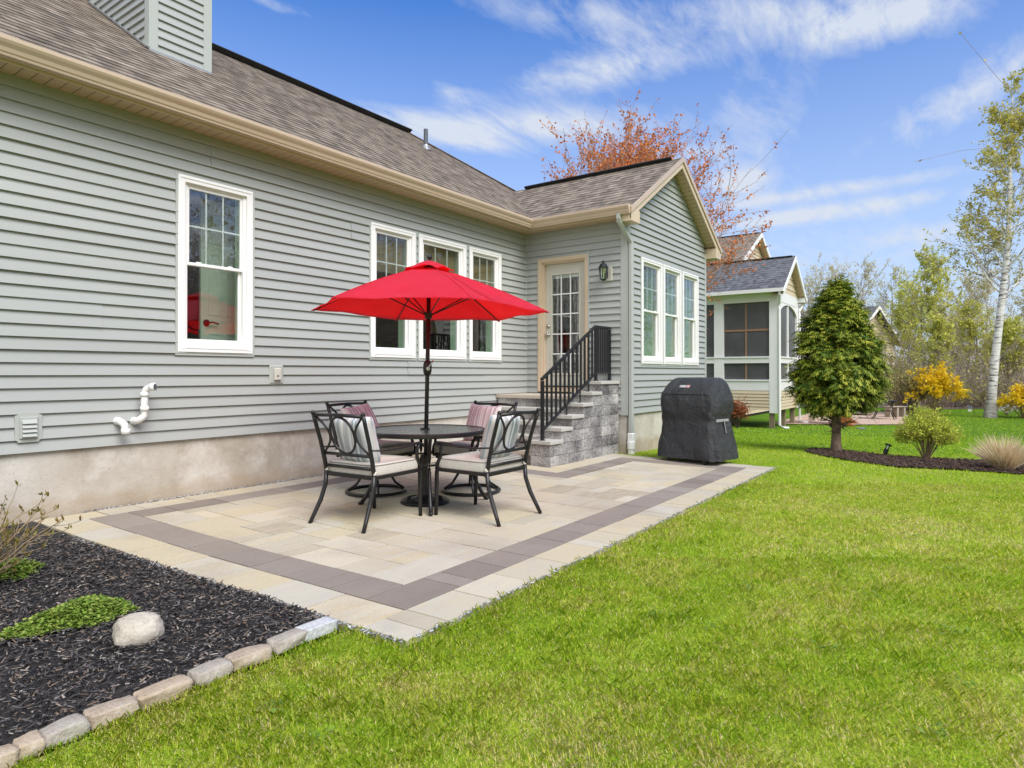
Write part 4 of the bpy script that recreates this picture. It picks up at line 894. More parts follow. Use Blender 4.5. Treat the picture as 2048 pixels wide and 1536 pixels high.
for k in range(4): a = PI/4+k*PI/2+.06; mb.bar((.53*math.cos(a), .53*math.sin(a), .648), (.04*math.cos(a), .04*math.sin(a), .650), .03, .018)
mb.build('stretcher', 'rim', table)
ub = thing('cast_iron_stand', TC, 'ornate round black cast iron stand holding the umbrella pole', 'umbrella stand')
mb = MB(); mb.lathe([(.222, .0), (.226, .012), (.215, .022), (.19, .03), (.175, .038), (.12, .045), (.075, .06), (.05, .075)], n=48); mb.build('foot', 'black', ub)
mb = MB()
for k in range(8):
    a0 = k*PI/4; mb.tube([((.13+.045*math.sin(t*PI))*math.cos(a0+t*.7), (.13+.045*math.sin(t*PI))*math.sin(a0+t*.7), .046-.012*math.sin(t*PI)+.004) for t in np.linspace(0, 1, 9)], .008, 6)
mb.tube([(.212*math.cos(a), .212*math.sin(a), .022) for a in np.linspace(0, 2*PI, 48, endpoint=False)], .007, 6, closed=True); mb.build('scrollwork', 'black', ub)
mb = MB(); mb.lathe([(.034, .07), (.03, .1), (.03, .42), (.036, .425), (.036, .44), (.0235, .442), (.0235, .09)], n=20, cap=False); st = mb.build('socket', 'black', ub)
mb = MB(); mb.tube([(.03, 0, .30), (.06, 0, .30)], .007, 8); mb.tube([(.06, -.018, .30), (.06, .018, .30)], .007, 8); mb.build('thumb_screw', 'black', st)
# umbrella
um = thing('umbrella', TC, 'open red patio umbrella with a small vented top on a black crank pole', 'umbrella')
um.rotation_euler = (.010, .016, 0)
mb = MB(); mb.smooth = True; mb.lathe([(.0195, .062), (.0195, 2.22)], n=20); mb.build('pole', 'bronze', um)
mb = MB(); mb.lathe([(.02, 2.225), (.024, 2.235), (.012, 2.25), (.022, 2.262), (.026, 2.278), (.02, 2.292), (.006, 2.298)], n=16); mb.build('finial', 'bronze', um, smooth=True)
AZ0 = -YAW                                            # ribs turned so two tips point left and right of the table
HA = [math.atan2(RT[1], RT[0])-.085+k*PI/3 for k in range(6)]; RU, ZH, ZT = 1.115, 1.775, 2.205
def canopy(r0, r1, z0, z1, name, sag, hem, m, nr=14, ns=10, curve=.022):
    V, Fc = [], []; idx = {}
    for k in range(6):
        for i in range(nr+1):
            for j in range(ns):
                f = i/nr; u = j/ns; A, B = HA[k], HA[(k+1) % 6]; p = Vector((math.cos(A), math.sin(A), 0))*(1-u)+Vector((math.cos(B), math.sin(B), 0))*u
                r = r0+(r1-r0)*f; bulge = 4*u*(1-u); q = p*r*(1-.02*bulge*f); z = z0+(z1-z0)*f+curve*math.sin(PI*f)-sag*bulge*f*(1-f*.3)*1.4+hem*bulge*f**6
                z += (.008*math.sin(k*3+i*.7+u*7)+.004*math.sin(k*5-i*.9+u*15))*f*bulge; idx[k, i, j] = len(V); V.append((q.x, q.y, z))
    for k in range(6):
        for i in range(nr):
            for j in range(ns):
                g = lambda i_, j_: idx[k, i_, j_] if j_ < ns else idx[(k+1) % 6, i_, 0]
                Fc.append((g(i, j), g(i+1, j), g(i+1, j+1), g(i, j+1)))
    m_ = MB(); m_.smooth = True; m_.mesh(V, Fc); o = m_.build(name, m, um); s = o.modifiers.new('thick', 'SOLIDIFY'); s.thickness = .0016; return o
can = canopy(.12, RU, ZT-.045, ZH, 'canopy', .028, .03, 'red')
canopy(.004, .245, ZT+.042, ZT-.066, 'vent_cap', .0, .030, 'red', nr=6, curve=.012)
mb = MB(); k = 3                                       # tie strap folded on one panel
A = HA[5]+.16
P = lambda r, da, dz: (r*math.cos(A+da), r*math.sin(A+da), ZT-.045+(ZH-ZT+.045)*(r-.12)/(RU-.12)+.022*math.sin(PI*(r-.12)/(RU-.12))+dz)
mb.tube([P(.42, .12, .004), P(.44, .02, .012), P(.50, .05, .014), P(.60, .08, .010), P(.75, .10, .008), P(.92, .12, .006), P(1.0, .13, .006)], [.012, .02, .017, .015, .016, .02, .016], 8, flat=.25)
mb.build('tie_strap', 'red', can)
for a in HA:
    mb = MB(); mb.smooth = True; f_ = lambda r: (r*math.cos(a), r*math.sin(a), ZT-.045+(ZH-ZT+.045)*(r-.12)/(RU-.12)+.022*math.sin(PI*(r-.12)/(RU-.12))+.001)
    mb.tube([f_(r) for r in np.linspace(.2, RU-.004, 14)], .0075, 6, flat=.35); mb.build('seam', 'red', can)
    mb = MB(); mb.smooth = True; mb.tube([(math.cos(a)*(RU-.05), math.sin(a)*(RU-.05), ZH+.018), (math.cos(a)*(RU+.006), math.sin(a)*(RU+.006), ZH-.006)], [.02, .012], 8, flat=.4); mb.build('tip_pocket', 'red', can)
    mb = MB(); ca, sa = math.cos(a), math.sin(a)
    mb.tube([(r*ca, r*sa, ZT-.045+(ZH-ZT+.045)*(r-.12)/(RU-.12)+.022*math.sin(PI*max(0, (r-.12))/(RU-.12))-.012) for r in np.linspace(.03, RU-.01, 12)], .006, 6); rib = mb.build('rib', 'bronze', um)
    mb = MB(); r = .58; mb.tube([(.025*ca, .025*sa, 1.735), (r*ca, r*sa, ZT-.045+(ZH-ZT+.045)*(r-.12)/(RU-.12)+.022*math.sin(PI*(r-.12)/(RU-.12))-.018)], .006, 6); mb.build('strut', 'bronze', rib)
mb = MB(); mb.lathe([(.021, 1.70), (.036, 1.71), (.036, 1.76), (.021, 1.765)], n=16); mb.lathe([(.02, 2.14), (.05, 2.15), (.05, 2.19), (.02, 2.2)], n=16); mb.build('runner_hub', 'blackplastic', um)
mb = MB(); mb.smooth = True; mb.lathe([(.02, 1.175), (.034, 1.19), (.040, 1.22), (.040, 1.27), (.034, 1.30), (.02, 1.315)], n=20); ck = mb.build('crank_housing', 'blackplastic', um)
mb = MB(); hd = Vector((-FW[0]*.9+RT[0]*.1, -FW[1]*.9+RT[1]*.1, 0)).normalized(); rt = Vector((RT[0], RT[1], 0))
P = lambda f, r, z: hd*f+rt*r+Vector((0, 0, z))
mb.tube([P(.038, .008, 1.238), P(.055, .008, 1.238)], [.017, .017], 12); mb.tube([P(.056, .006, 1.236), P(.06, .03, 1.275), P(.062, .045, 1.30)], [.008, .006, .006], 8); mb.tube([P(.062, .045, 1.30), P(.095, .052, 1.31)], .008, 8); mb.build('crank_handle', 'nickel', ck)
# chairs: local frame faces +y
def chair(swivel):
    w, d0, d1 = .265, -.25, .275; sh = .385
    t = thing('swivel_chair' if swivel else 'dining_chair', (0, 0, 0), '', 'chair')
    R = .0165
    bk = lambda z: -.25-.11*max(0, (z-sh))/.5-.03*max(0, (z-.6))/.3
    for sx in (-1, 1):
        if not swivel:
            mb = MB(); mb.smooth = True; mb.tube([(sx*(w+.03), -.40, 0), (sx*(w+.02), -.365, .07), (sx*(w+.005), -.31, .18), (sx*w, -.265, .30), (sx*w, bk(sh+.03), sh+.03)], [R*.95, R, R*1.1, R*1.1, R*1.1], 8); mb.build('leg', 'bronze', t)
            mb = MB(); mb.smooth = True; mb.tube([(sx*w, .29, 0), (sx*w, .285, .1), (sx*w, .28, sh-.02), (sx*w, .285, sh+.06)], [R, R, R*1.1, R*1.1], 8); mb.build('leg', 'bronze', t)
        mb = MB(); mb.smooth = True                     # arm: rear post to a scrolled front, then a curved support to the seat frame
        mb.tube([(sx*(w+.004), bk(.60)-.015, .605), (sx*(w+.02), -.15, .59), (sx*(w+.03), .02, .595), (sx*(w+.03), .16, .615), (sx*(w+.03), .24, .618), (sx*(w+.03), .285, .60), (sx*(w+.03), .30, .575)], [.010, .013, .015, .016, .016, .013, .008], 8, flat=.7)
        mb.tube([(sx*(w+.028), .235, .612), (sx*(w+.025), .215, .57), (sx*(w+.012), .23, .50), (sx*w, .27, .44), (sx*w, .285, sh)], R*.95, 8); mb.build('armrest', 'bronze', t)
    mb = MB()
    for y in (d0-.01, d1): mb.bar((-w, y, sh), (w, y, sh), .022, .03)
    for x in (-w, w): mb.bar((x, d0-.01, sh+.001), (x, d1, sh+.001), .022, .03)
    for x in (-.13, 0, .13): mb.bar((x, d0, sh), (x, d1, sh), .02, .008)
    mb.build('seat_frame', 'bronze', t, bevel=.003, seg=1)
    mb = MB(); mb.smooth = True
    for sx in (-1, 1):
        mb.tube([(sx*w, bk(sh-.02), sh-.02), (sx*w, bk(.5), .5), (sx*(w+.004), bk(.65), .65), (sx*(w+.008), bk(.8), .8), (sx*(w+.01), bk(.875), .875)], [R*1.1, R*1.1, R, R, R], 8)
        mb.lathe([(.004, -.018), (.016, -.01), (.019, 0), (.016, .01), (.004, .016)], (sx*(w+.012), bk(.88)-.002, .885), 10)
    P = lambda x, z: (x, bk(z), z)
    mb.tube([P(-w, .865), P(0, .872), P(w, .865)], .0145, 8); mb.tube([P(-w, .555), P(w, .555)], .013, 8); mb.tube([P(-w, .455), P(w, .455)], .013, 8)
    cz, rx, rz = .709, .130, .145
    mb.tube([P(rx*math.cos(a), cz+rz*math.sin(a)) for a in np.linspace(0, 2*PI, 36, endpoint=False)], .0105, 8, closed=True, up=(0, 1, 0))
    for sx in (-1, 1): mb.tube([P(sx*(w-.012-.112*math.sin(u*PI)), .56+.295*u) for u in np.linspace(0, 1, 15)], .0095, 8, up=(0, 1, 0))
    mb.build('back_frame', 'bronze', t)
    # seat cushion: soft rounded slab
    V, Fc = [], []; nx, nz = 40, 9
    cxs, cys, hx, hy, z0, z1 = 0, .018, .272, .274, sh+.008, sh+.106
    for b in range(nz+1):
        u = b/nz; a = -PI/2+PI*u; pr = max(0, math.cos(a))**.35; z = (z0+z1)/2+(z1-z0)/2*math.copysign(abs(math.sin(a))**.7, math.sin(a))
        for k in range(nx):
            th = 2*PI*k/nx; e = .22; q = .90+.10*pr if 0 < b < nz else .80
            V.append((cxs+hx*q*math.copysign(abs(math.cos(th))**e, math.cos(th)), cys+hy*q*math.copysign(abs(math.sin(th))**e, math.sin(th)), z))
    for b in range(nz): Fc += [(b*nx+k, b*nx+(k+1) % nx, (b+1)*nx+(k+1) % nx, (b+1)*nx+k) for k in range(nx)]
    c0 = len(V); V += [(cxs, cys, z0-.0), (cxs, cys, z1+.012)]; Fc += [(k, c0, (k+1) % nx) for k in range(nx)]+[(nz*nx+k, nz*nx+(k+1) % nx, c0+1) for k in range(nx)]
    mb = MB(); mb.smooth = True; mb.mesh(V, Fc); cu = mb.build('seat_cushion', 'cushion', t)
    mb = MB(); mb.smooth = True
    for zz, q in ((z1-.012, .992), (z0+.010, .985)): mb.tube([(cxs+hx*q*math.copysign(abs(math.cos(a))**.22, math.cos(a)), cys+hy*q*math.copysign(abs(math.sin(a))**.22, math.sin(a)), zz) for a in np.linspace(0.01, 2*PI+.01, 60, endpoint=False)], .004, 6, closed=True)
    mb.build('piping', 'piping', cu)
    for sx in (-1, 1): mb = MB(); mb.smooth = True; mb.lathe([(.012, -.018), (.0195, -.012), (.021, 0), (.0195, .012), (.012, .018)], (sx*w, bk(sh+.03), sh+.038), 12); mb.tube([(sx*w, bk(.42)+.015, .43), (sx*(w-.03), -.23, .425), (sx*(w-.05), -.215, .42)], .008, 6); mb.build('cushion_tie', 'tie', cu)
    if swivel:
        mb = MB(); mb.tube([(.285*math.cos(a), .285*math.sin(a), .020) for a in np.linspace(0, 2*PI, 48, endpoint=False)], .017, 8, closed=True, flat=1.0); mb.build('base_ring', 'bronze', t)
        for k in range(4):
            a = PI/4+k*PI/2; mb = MB(); mb.smooth = True; q = lambda r, z: (r*math.cos(a), r*math.sin(a), z)
            mb.tube([q(.03, .30), q(.09, .25), q(.14, .17), q(.19, .09), q(.27, .035)], [.014, .014, .014, .013, .012], 8); mb.build('leg', 'bronze', t)
        mb = MB(); mb.lathe([(.03, .26), (.045, .27), (.045, .33), (.09, .34), (.09, .37)], n=20); mb.bar((-.24, 0, .365), (.24, 0, .365), .05, .02)
        for sx in (-1, 1): mb.tube([(sx*.24, d0+.02, .36), (sx*.24, d0+.12, .32), (sx*.22, .0, .30), (sx*.24, d1-.12, .32), (sx*.24, d1-.02, .36)], .012, 8)
        mb.build('swivel_hub', 'bronze', t)
    return t
c1_, c2_ = chair(False), chair(True)
c3_, c4_ = copy_tree(c1_), copy_tree(c2_)
CH = [(c1_, (3.655, -2.035), -PI/2+.06, 'four legged chair at the left front of the table, blue striped pillow against its back'), (c3_, (4.325, -2.655), .0, 'four legged chair at the right front of the table, blue striped pillow against its back'),
      (c2_, (4.42, -1.24), PI+.12, 'swivel chair on a ring base behind the table at the left, mauve striped pillow'), (c4_, (5.055, -1.935), PI/2-.03, 'swivel chair on a ring base behind the table at the right, mauve striped pillow')]
def pillow():
    V, Fc, uv = [], [], []; n = 16; mb = MB(); mb.smooth = True
    for side in (-1, 1):
        for i in range(n+1):
            for j in range(n+1):
                u, v = -1+2*i/n, -1+2*j/n; t = ((1-u**4)*(1-v**4))**.42; cr = 1-.05*(1-abs(u)**2)*abs(v)**3-.05*(1-abs(v)**2)*abs(u)**3
                V.append((.205*u*cr, side*.072*t+.006*math.sin(5*u+3*v)*t, .205*v*cr))
    m = (n+1)**2
    for s in (0, 1):
        for i in range(n):
            for j in range(n): q = [s*m+i*(n+1)+j, s*m+(i+1)*(n+1)+j, s*m+(i+1)*(n+1)+j+1, s*m+i*(n+1)+j+1]; Fc.append(q if s else q[::-1])
    mb.mesh(V, Fc); return mb
for i, (c, (x, y), rz, lb) in enumerate(CH):
    c.location = (x, y, zp(y)+.001); c.rotation_euler = (0, 0, rz); tag(c, lb, 'chair', 'chairs round the patio table')
    blue = i < 2; p = pillow().build('throw_pillow', 'stripe_blue' if blue else 'stripe_mauve')
    tag(p, ['blue and grey striped pillow on the left front chair', 'blue and grey striped pillow on the right front chair', 'mauve striped pillow on the left swivel chair', 'mauve striped pillow on the right swivel chair'][i], 'pillow', 'striped pillows on the chairs')
    off = Matrix.Rotation(rz, 4, 'Z') @ Vector((.01, -.185, 0)); p.location = (x+off.x, y+off.y, zp(y)+.672); p.rotation_euler = (.30, .04*(-1)**i, rz)
    if i == 2: p.rotation_euler = (.42, .1, rz)
# ------------------------------------------------------------------ covered grill
GC = Vector((8.62, -2.985, 0)); grill = thing('covered_grill', GC, 'barbecue grill under a black fabric cover near the corner of the patio', 'grill', rz=-.22)
# local: front faces -x, width along y
lev = [(.056, .475, .315, 0), (.10, .472, .312, 0), (.22, .458, .302, 0), (.36, .436, .288, 0), (.50, .416, .276, 0), (.58, .410, .272, .0), (.64, .416, .276, 0), (.70, .428, .286, -.004), (.77, .436, .294, -.006), (.84, .432, .294, -.006), (.90, .424, .286, -.0), (.925, .418, .278, .004), (.99, .402, .252, .014), (1.05, .378, .213, .026), (1.10, .345, .165, .038), (1.126, .318, .132, .045), (1.138, .285, .10, .05)]
zs_ = np.array([l[0] for l in lev]); zq = np.unique(np.concatenate([np.linspace(.056, 1.138, 56), zs_])); na = 96
hw, hd_, ox = (np.interp(zq, zs_, [l[k] for l in lev]) for k in (1, 2, 3)); V = []
for i, z in enumerate(zq):
    for k in range(na):
        th = 2*PI*k/na; e = .30 if z < .95 else .36; cx_, cy_ = math.copysign(abs(math.cos(th))**e, math.cos(th)), math.copysign(abs(math.sin(th))**e, math.sin(th))
        fold = max(0, .55-z)/.55; wr = 1+fold*.036*math.sin(th*7+1.3+z*3)+fold*.022*math.sin(th*13+z*9)+.007*math.sin(th*5+z*17)+.010*math.sin(th*9-z*11)*(z<.95)
        wr -= .05*math.exp(-((z-.57)/.07)**2)*max(0, -math.sin(th))**2
        # pleats that hang from the side shelves on the front face
        wr += .045*max(0, -math.cos(th))*math.exp(-((z-.70+.35*abs(abs(cy_)-.62))/.045)**2)-.03*max(0, -math.cos(th))*math.exp(-((z-.60+.25*abs(abs(cy_)-.62))/.06)**2)
        V.append((ox[i]+hd_[i]*cx_*wr, hw[i]*cy_*wr, z+.006*math.sin(th*6)*(z < .075)))
n = len(zq); Fc = [(i*na+k, i*na+(k+1) % na, (i+1)*na+(k+1) % na, (i+1)*na+k) for i in range(n-1) for k in range(na)]; V.append((.05, 0, 1.142)); Fc += [((n-1)*na+k, (n-1)*na+(k+1) % na, len(V)-1) for k in range(na)]
mb = MB(); mb.smooth = True; mb.mesh(V, Fc); cov = mb.build('cover', 'cover', grill)
mb = MB(); fx = lambda z: float(np.interp(z, zq, ox-hd_))
for y in (-.40, .40): mb.tube([(fx(z)*(.985)-.012, y*float(np.interp(z, zq, hw))/.46*.92, z) for z in np.linspace(.06, .90, 20)], .004, 6)
mb.tube([(fx(.915)-.003, y, .915) for y in np.linspace(-.36, .36, 14)], .004, 6); mb.build('seam', 'blackplastic', cov)
mb = MB(); yS = -.425
mb.map = lambda x, y, z: (x, -y, z)
mb.rbox(-.17, .13, .388, .408, .555, .592, .004); mb.map = None
mb.bar((-.012, -.414, .575), (.012, -.432, .41), .034, .008); mb.build('strap', 'strap', cov); mb = MB(); mb.rbox(-.17, .08, .388, .404, .555, .59, .004); mb.build('strap', 'strap', cov)
for x, y in ((-.25, -.27), (-.25, .27), (.22, -.27), (.22, .27)):
    mb = MB(); mb.smooth = False; mb.tube([(x-.012, y, .028), (x+.012, y, .028)], .027, 16); mb.build('caster', 'blackplastic', grill)
    mb = MB(); mb.bar((x, y, .03), (x, y, .09), .03, .04); mb.build('caster_fork', 'blackplastic', grill)
mb = MB(); mb.box(-.26, .26, -.40, .40, .06, .10); mb.build('cart_shelf', 'blackplastic', grill)
# badge sewn to the lid: plate, border, red end, lettering
zL = 1.02; tl = math.atan2(fx(1.045)-fx(.995), .05); bd = bpy.data.objects.new('badge_anchor', None)
lo = Vector((fx(zL)-.006, .045, zL))
rotm = Matrix(((0, -math.sin(0)+0, -1), (-1, 0, 0), (0, 1, 0))).to_4x4()      # local x -> -y (right seen from the front), local y -> up, local z -> outward
tilt = Matrix.Rotation(tl, 4, 'Y')
Mx = Matrix.Translation(lo) @ tilt @ rotm
def badge(name, polys, m, z, par):
    mb = MB()
    for P in polys: mb.prism([(x+.12*y, y) for x, y in P], z, z+.0018, 'z')
    o = mb.build(name, m, par); o.matrix_local = Mx if par is cov else Matrix.Identity(4); return o
Rk = lambda a, b, c, d: [(a, c), (b, c), (b, d), (a, d)]
plate = badge('brand_badge', [Rk(-.076, .076, -.021, .021)], 'logo_white', 0, cov)
badge('badge_field', [Rk(-.072, .040, -.017, .017)], 'logo_black', .002, plate); badge('badge_end', [Rk(.0405, .072, -.017, .017)], 'logo_red', .002, plate)
cv = bpy.data.curves.new('badge_text', 'FONT'); cv.body = 'weber'; cv.size = .043; cv.shear = .12; cv.extrude = .0006; cv.offset = .0009; cv.align_x = 'CENTER'; cv.align_y = 'CENTER'; cv.space_character = .95
to = bpy.data.objects.new('badge_text', cv); C.objects.link(to); bpy.context.view_layer.update()
me = bpy.data.meshes.new_from_object(to.evaluated_get(bpy.context.evaluated_depsgraph_get())); bpy.data.objects.remove(to); me.materials.clear(); me.materials.append(MAT['logo_white'])
to = bpy.data.objects.new('badge_lettering', me); C.objects.link(to); to.parent = plate; to.location = (-.016, .002, .0045)
mb = MB()
for a in (.2, 1.25, 2.3): mb.prism([(.056+.011*math.cos(t)*math.cos(a)-.003*math.sin(t)*math.sin(a), .011*math.cos(t)*math.sin(a)+.003*math.sin(t)*math.cos(a)) for t in np.linspace(0, 2*PI, 12, endpoint=False)], .004+.0003*a, .0055+.0003*a, 'z')
mb.build('badge_emblem', 'logo_white', plate)
# ------------------------------------------------------------------ plants
def tree(name, label, base, H, r0, crown_m, bark='bark', lean=(0, 0), seed=1, t0=.25, n1=22, L1=.32, ang=(35, 65), up=.12, n2=6, n3=4, leaves=5000, lsize=.09, group=None, cat='tree', shape=None, trunk_pts=None, wig=.12, multi=1, loc_z=None, twig_r=.004, flat=.3):
    rg = np.random.default_rng(seed); z0 = float(gz(base[0])) if loc_z is None else loc_z; t = thing(name, (base[0], base[1], z0), label, cat, group=group); o = np.array([base[0], base[1], z0])
    if trunk_pts is not None: P0 = np.array([trunk_pts], float)-o; R0 = np.interp(np.linspace(0, 1, P0.shape[1]), [0, .06, .5, 1], [r0*1.5, r0, r0*.62, r0*.12])[None]
    else:
        n = 9; f = np.linspace(0, 1, n); P0 = np.zeros((multi, n, 3))
        for m in range(multi):
            w = np.cumsum(rg.normal(size=(n, 2))*.018*H, 0)*(f[:, None]**.7); a = rg.random()*2*PI; sp = .0 if multi == 1 else .22*H
            P0[m, :, 0] = lean[0]*H*f+w[:, 0]+math.cos(a)*sp*f; P0[m, :, 1] = lean[1]*H*f+w[:, 1]+math.sin(a)*sp*f; P0[m, :, 2] = H*f*(.85+.15*rg.random())-.05
        R0 = np.repeat((r0*np.interp(f, [0, .05, 1], [1.35, 1, .1]))[None], multi, 0)
    L0 = np.full(len(P0), H*1.0); sh = shape or (lambda q: 1.15-.75*q)
    P1, R1, A1 = grow(rg, P0, R0, L0, n1, (t0, .98), ang, L1, 7, up, wig, .36, .18, sh)
    P2, R2, A2 = grow(rg, P1, R1, A1, n2, (.2, 1), (25, 60), .42, 5, up, wig*1.2, .6, .3)
    P3, R3, A3 = grow(rg, P2, R2, A2, n3, (.2, 1), (20, 60), .5, 4, up, wig*1.3, .7, .5)
    R1, R2, R3 = np.maximum(R1, twig_r*1.6), np.maximum(R2, twig_r*1.2), np.maximum(R3, twig_r)
    V, F = np_tubes([(P0, R0), (P1, R1), (P2, R2), (P3, R3)], [12, 5, 4, 3]); npmesh('trunk', V, [F], bark, t, smooth=True)
    per = max(1, leaves//len(P3)); Q = along(rg, P3, per, .35); Q = Q+rg.normal(size=Q.shape)*lsize*.35; V, F = leaf_quads(rg, Q, lsize, flat)
    # leaf colour runs in clumps, twig by twig
    r = np.clip(np.repeat(rg.random(len(P3)), per)*.55+rg.random(len(Q))*.45, 0, 1); npmesh('crown', V, [F], crown_m, t, rnd=r); return t
bpts = [at(u, v, 27.7) for u, v in ((1980, 836), (1984, 790), (1990, 720), (2000, 640), (2008, 570), (2016, 500), (2020, 430), (2022, 360), (2021, 300), (2025, 250), (2028, 190))]
bb = bpts[0]
tree('birch_tree', 'tall white barked birch leaning right with sparse yellow green leaves', (bb.x, bb.y), 12.6, .175, 'leaf_birch', 'birch', seed=12, t0=.34, n1=42, L1=.215, ang=(45, 85), up=.12, n2=7, n3=5, leaves=12500, lsize=.12, trunk_pts=[tuple(p) for p in bpts], loc_z=bb.z, shape=lambda q: 1.2-.85*q, twig_r=.006)
tree('maple_tree', 'red budded maple rising behind the extension roof between the two houses', (16.65, 2.05), 7.5, .12, 'leaf_red', 'bark_maple', seed=5, t0=.10, n1=120, L1=.44, ang=(22, 80), up=.16, n2=9, n3=6, leaves=66000, lsize=.08, shape=lambda q: 1.28-.80*q, twig_r=.004)
BG = [  # u, top v, depth, leaf material, bark, label
 (1618, 540, 52, 'leaf_pale', 'bark', 'thin budding tree whose top shows left of the hemlock tip', 3000), (1668, 512, 54, 'leaf_pale', 'bark', 'pale budding tree behind the tip of the hemlock', 4200), (1716, 520, 50, 'leaf_pale', 'bark', 'pale budding tree just right of the hemlock tip', 4200),
 (1787, 528, 62, 'leaf_pale', 'stem_dark', 'dark trunked budding tree beside the far tan gable', 3000), (1816, 560, 44, 'leaf_green', 'bark', 'yellow green tree just right of the far tan gable', 6000), (1850, 500, 42, 'leaf_green', 'bark', 'tallest yellow green tree, standing above the yellow forsythia', 9000),
 (1892, 575, 47, 'leaf_pale', 'bark', 'budding tree between the tall yellow green tree and the birch', 3600), (1932, 540, 44, 'leaf_pale', 'bark', 'bare budding tree close to the left of the birch trunk', 4200), (1962, 600, 40, 'leaf_green', 'bark', 'low yellow green tree left of the birch trunk', 4200),
 (2040, 560, 42, 'leaf_pale', 'bark', 'pale budding tree at the right edge, behind the birch', 4600), (2010, 630, 38, 'leaf_pale', 'stem_dark', 'small dark twigged tree right behind the birch trunk', 2600), (2110, 520, 44, 'leaf_pale', 'bark', 'budding tree just beyond the right edge', 3000),
 (1690, 590, 60, 'leaf_green', 'bark', 'low yellow green tree peeping between the evergreen and the far gable', 5000), (1822, 600, 49, 'leaf_green', 'bark', 'short yellow green tree left of the tallest one', 5000), (1876, 640, 39, 'leaf_green', 'bark', 'low yellow green sapling above the right half of the forsythia', 5000), (1915, 620, 52, 'leaf_green', 'bark', 'small yellow green tree midway to the birch', 6000), (1985, 540, 50, 'leaf_pale', 'bark', 'pale budding tree half hidden by the birch trunk', 4600), (2030, 640, 37, 'leaf_green', 'bark', 'low yellow green sapling at the right edge above the second forsythia', 5000)]
for i, (u, v, d, lm, bk, lb, nl) in enumerate(BG):
    p = at(u, 780, d); H = (at(u, v, d).z+.7)*.95
    tree('woodland_tree', lb, (p.x, p.y), H, .11, lm, bk, lean=(.03*math.sin(i*2.1), .03*math.cos(i)), seed=40+i, t0=.22, n1=20, L1=.38 if lm != 'leaf_pale' else .34, ang=(22, 55), up=.16, n2=6, n3=4, leaves=nl, lsize=.135 if lm != 'leaf_pale' else .12, group='trees at the edge of the wood', twig_r=.006)
# woodland masses
def thicket(name, pts_fn, N, hmax, m, lm, seed, lsize, tw=.008):
    rg = np.random.default_rng(seed); P, hh = pts_fn(rg, N); n = 4; L = hh*(.5+.5*rg.random(N)); d = unit(np.stack([rg.normal(size=N)*.35, rg.normal(size=N)*.35, np.ones(N)], -1)); pts = np.empty((N, n, 3)); pts[:, 0] = P
    for k in range(1, n): d = unit(d+rg.normal(size=(N, 3))*.22); pts[:, k] = pts[:, k-1]+d*(L/(n-1))[:, None]
    R = np.repeat((tw*np.linspace(1.6, .5, n))[None], N, 0)*(.6+.8*rg.random(N))[:, None]
    c1_, r1_, a1_ = grow(rg, pts, R, L, 4, (.25, 1), (25, 65), .5, 3, .1, .2, .8, .5); c2, r2, a2 = grow(rg, c1_, r1_, a1_, 2, (.3, 1), (25, 65), .6, 3, .05, .2, .9, .6)
    V, F = np_tubes([(pts, R), (c1_, r1_), (c2, np.maximum(r2, tw*.4))], [4, 3, 3]); tag(npmesh(name, V, [F], m, rnd=np.repeat(rg.random(len(F)//3+1), 3)[:len(F)]), kind='stuff')
    Q = along(rg, c2, 2, .2); V, F = leaf_quads(rg, Q+rg.normal(size=Q.shape)*.05, lsize); tag(npmesh(name+'_leaves', V, [F], lm, rnd=np.clip(vnoise(rg, Q[:, 0], Q[:, 1], 3.5)*.75+rg.random(len(F))*.35, 0, 1)), kind='stuff')
def edge_pts(rg, N):
    u = 1560+rg.random(N)*900; d = 35.5+rg.random(N)**1.4*17+np.maximum(0, (1790-u)*.08); d = np.where((u > 1715) & (u < 1802) & (d < 54), 54+rg.random(N)*4, d); a = (u-1024)/1289.08
    xy = (FW+RT*a[:, None])*d[:, None]+np.array([0, CAM[1]]); h = (1.2+3.0*rg.random(N)**2)*(.5+.7*vnoise(rg, xy[:, 0], xy[:, 1], 4)); return np.stack([xy[:, 0], xy[:, 1], np.full(N, -.72)], -1), h
thicket('woodland_undergrowth', edge_pts, 2600, 4, 'twig_far', 'leaf_under', 77, .15, .011)
def far_pts(rg, N):
    u = 1250+rg.random(N)*1300; d = 58+rg.random(N)*45; a = (u-1024)/1289.08; xy = (FW+RT*a[:, None])*d[:, None]+np.array([0, CAM[1]])
    k = N*7//10; th = -PI*(.10+.62*rg.random(k)); r = 32+rg.random(k)*14; xy[:k] = np.stack([2+r*np.cos(th), -6+r*np.sin(th)], -1); h = 3.0+3.4*rg.random(N)**2; h[:k] = 8+7*rg.random(k)
    return np.stack([xy[:, 0], xy[:, 1], np.full(N, -.72)], -1), h
thicket('distant_wood', far_pts, 4200, 8, 'twig_far', 'leaf_under', 78, .26, .022)
P = [at(u, 800, d) for u, d in ((1500, 37), (1800, 35.2), (1880, 34), (1960, 34.5), (2060, 33.5), (2300, 33), (3200, 40))]
fl = [(p.x, p.y) for p in P]; far = [(q[0]*3.2, CAM[1]+(q[1]-CAM[1])*3.2) for q in fl[::-1]]; sheet('woodland_floor', fl+far, 'wood_floor', .01, 6)
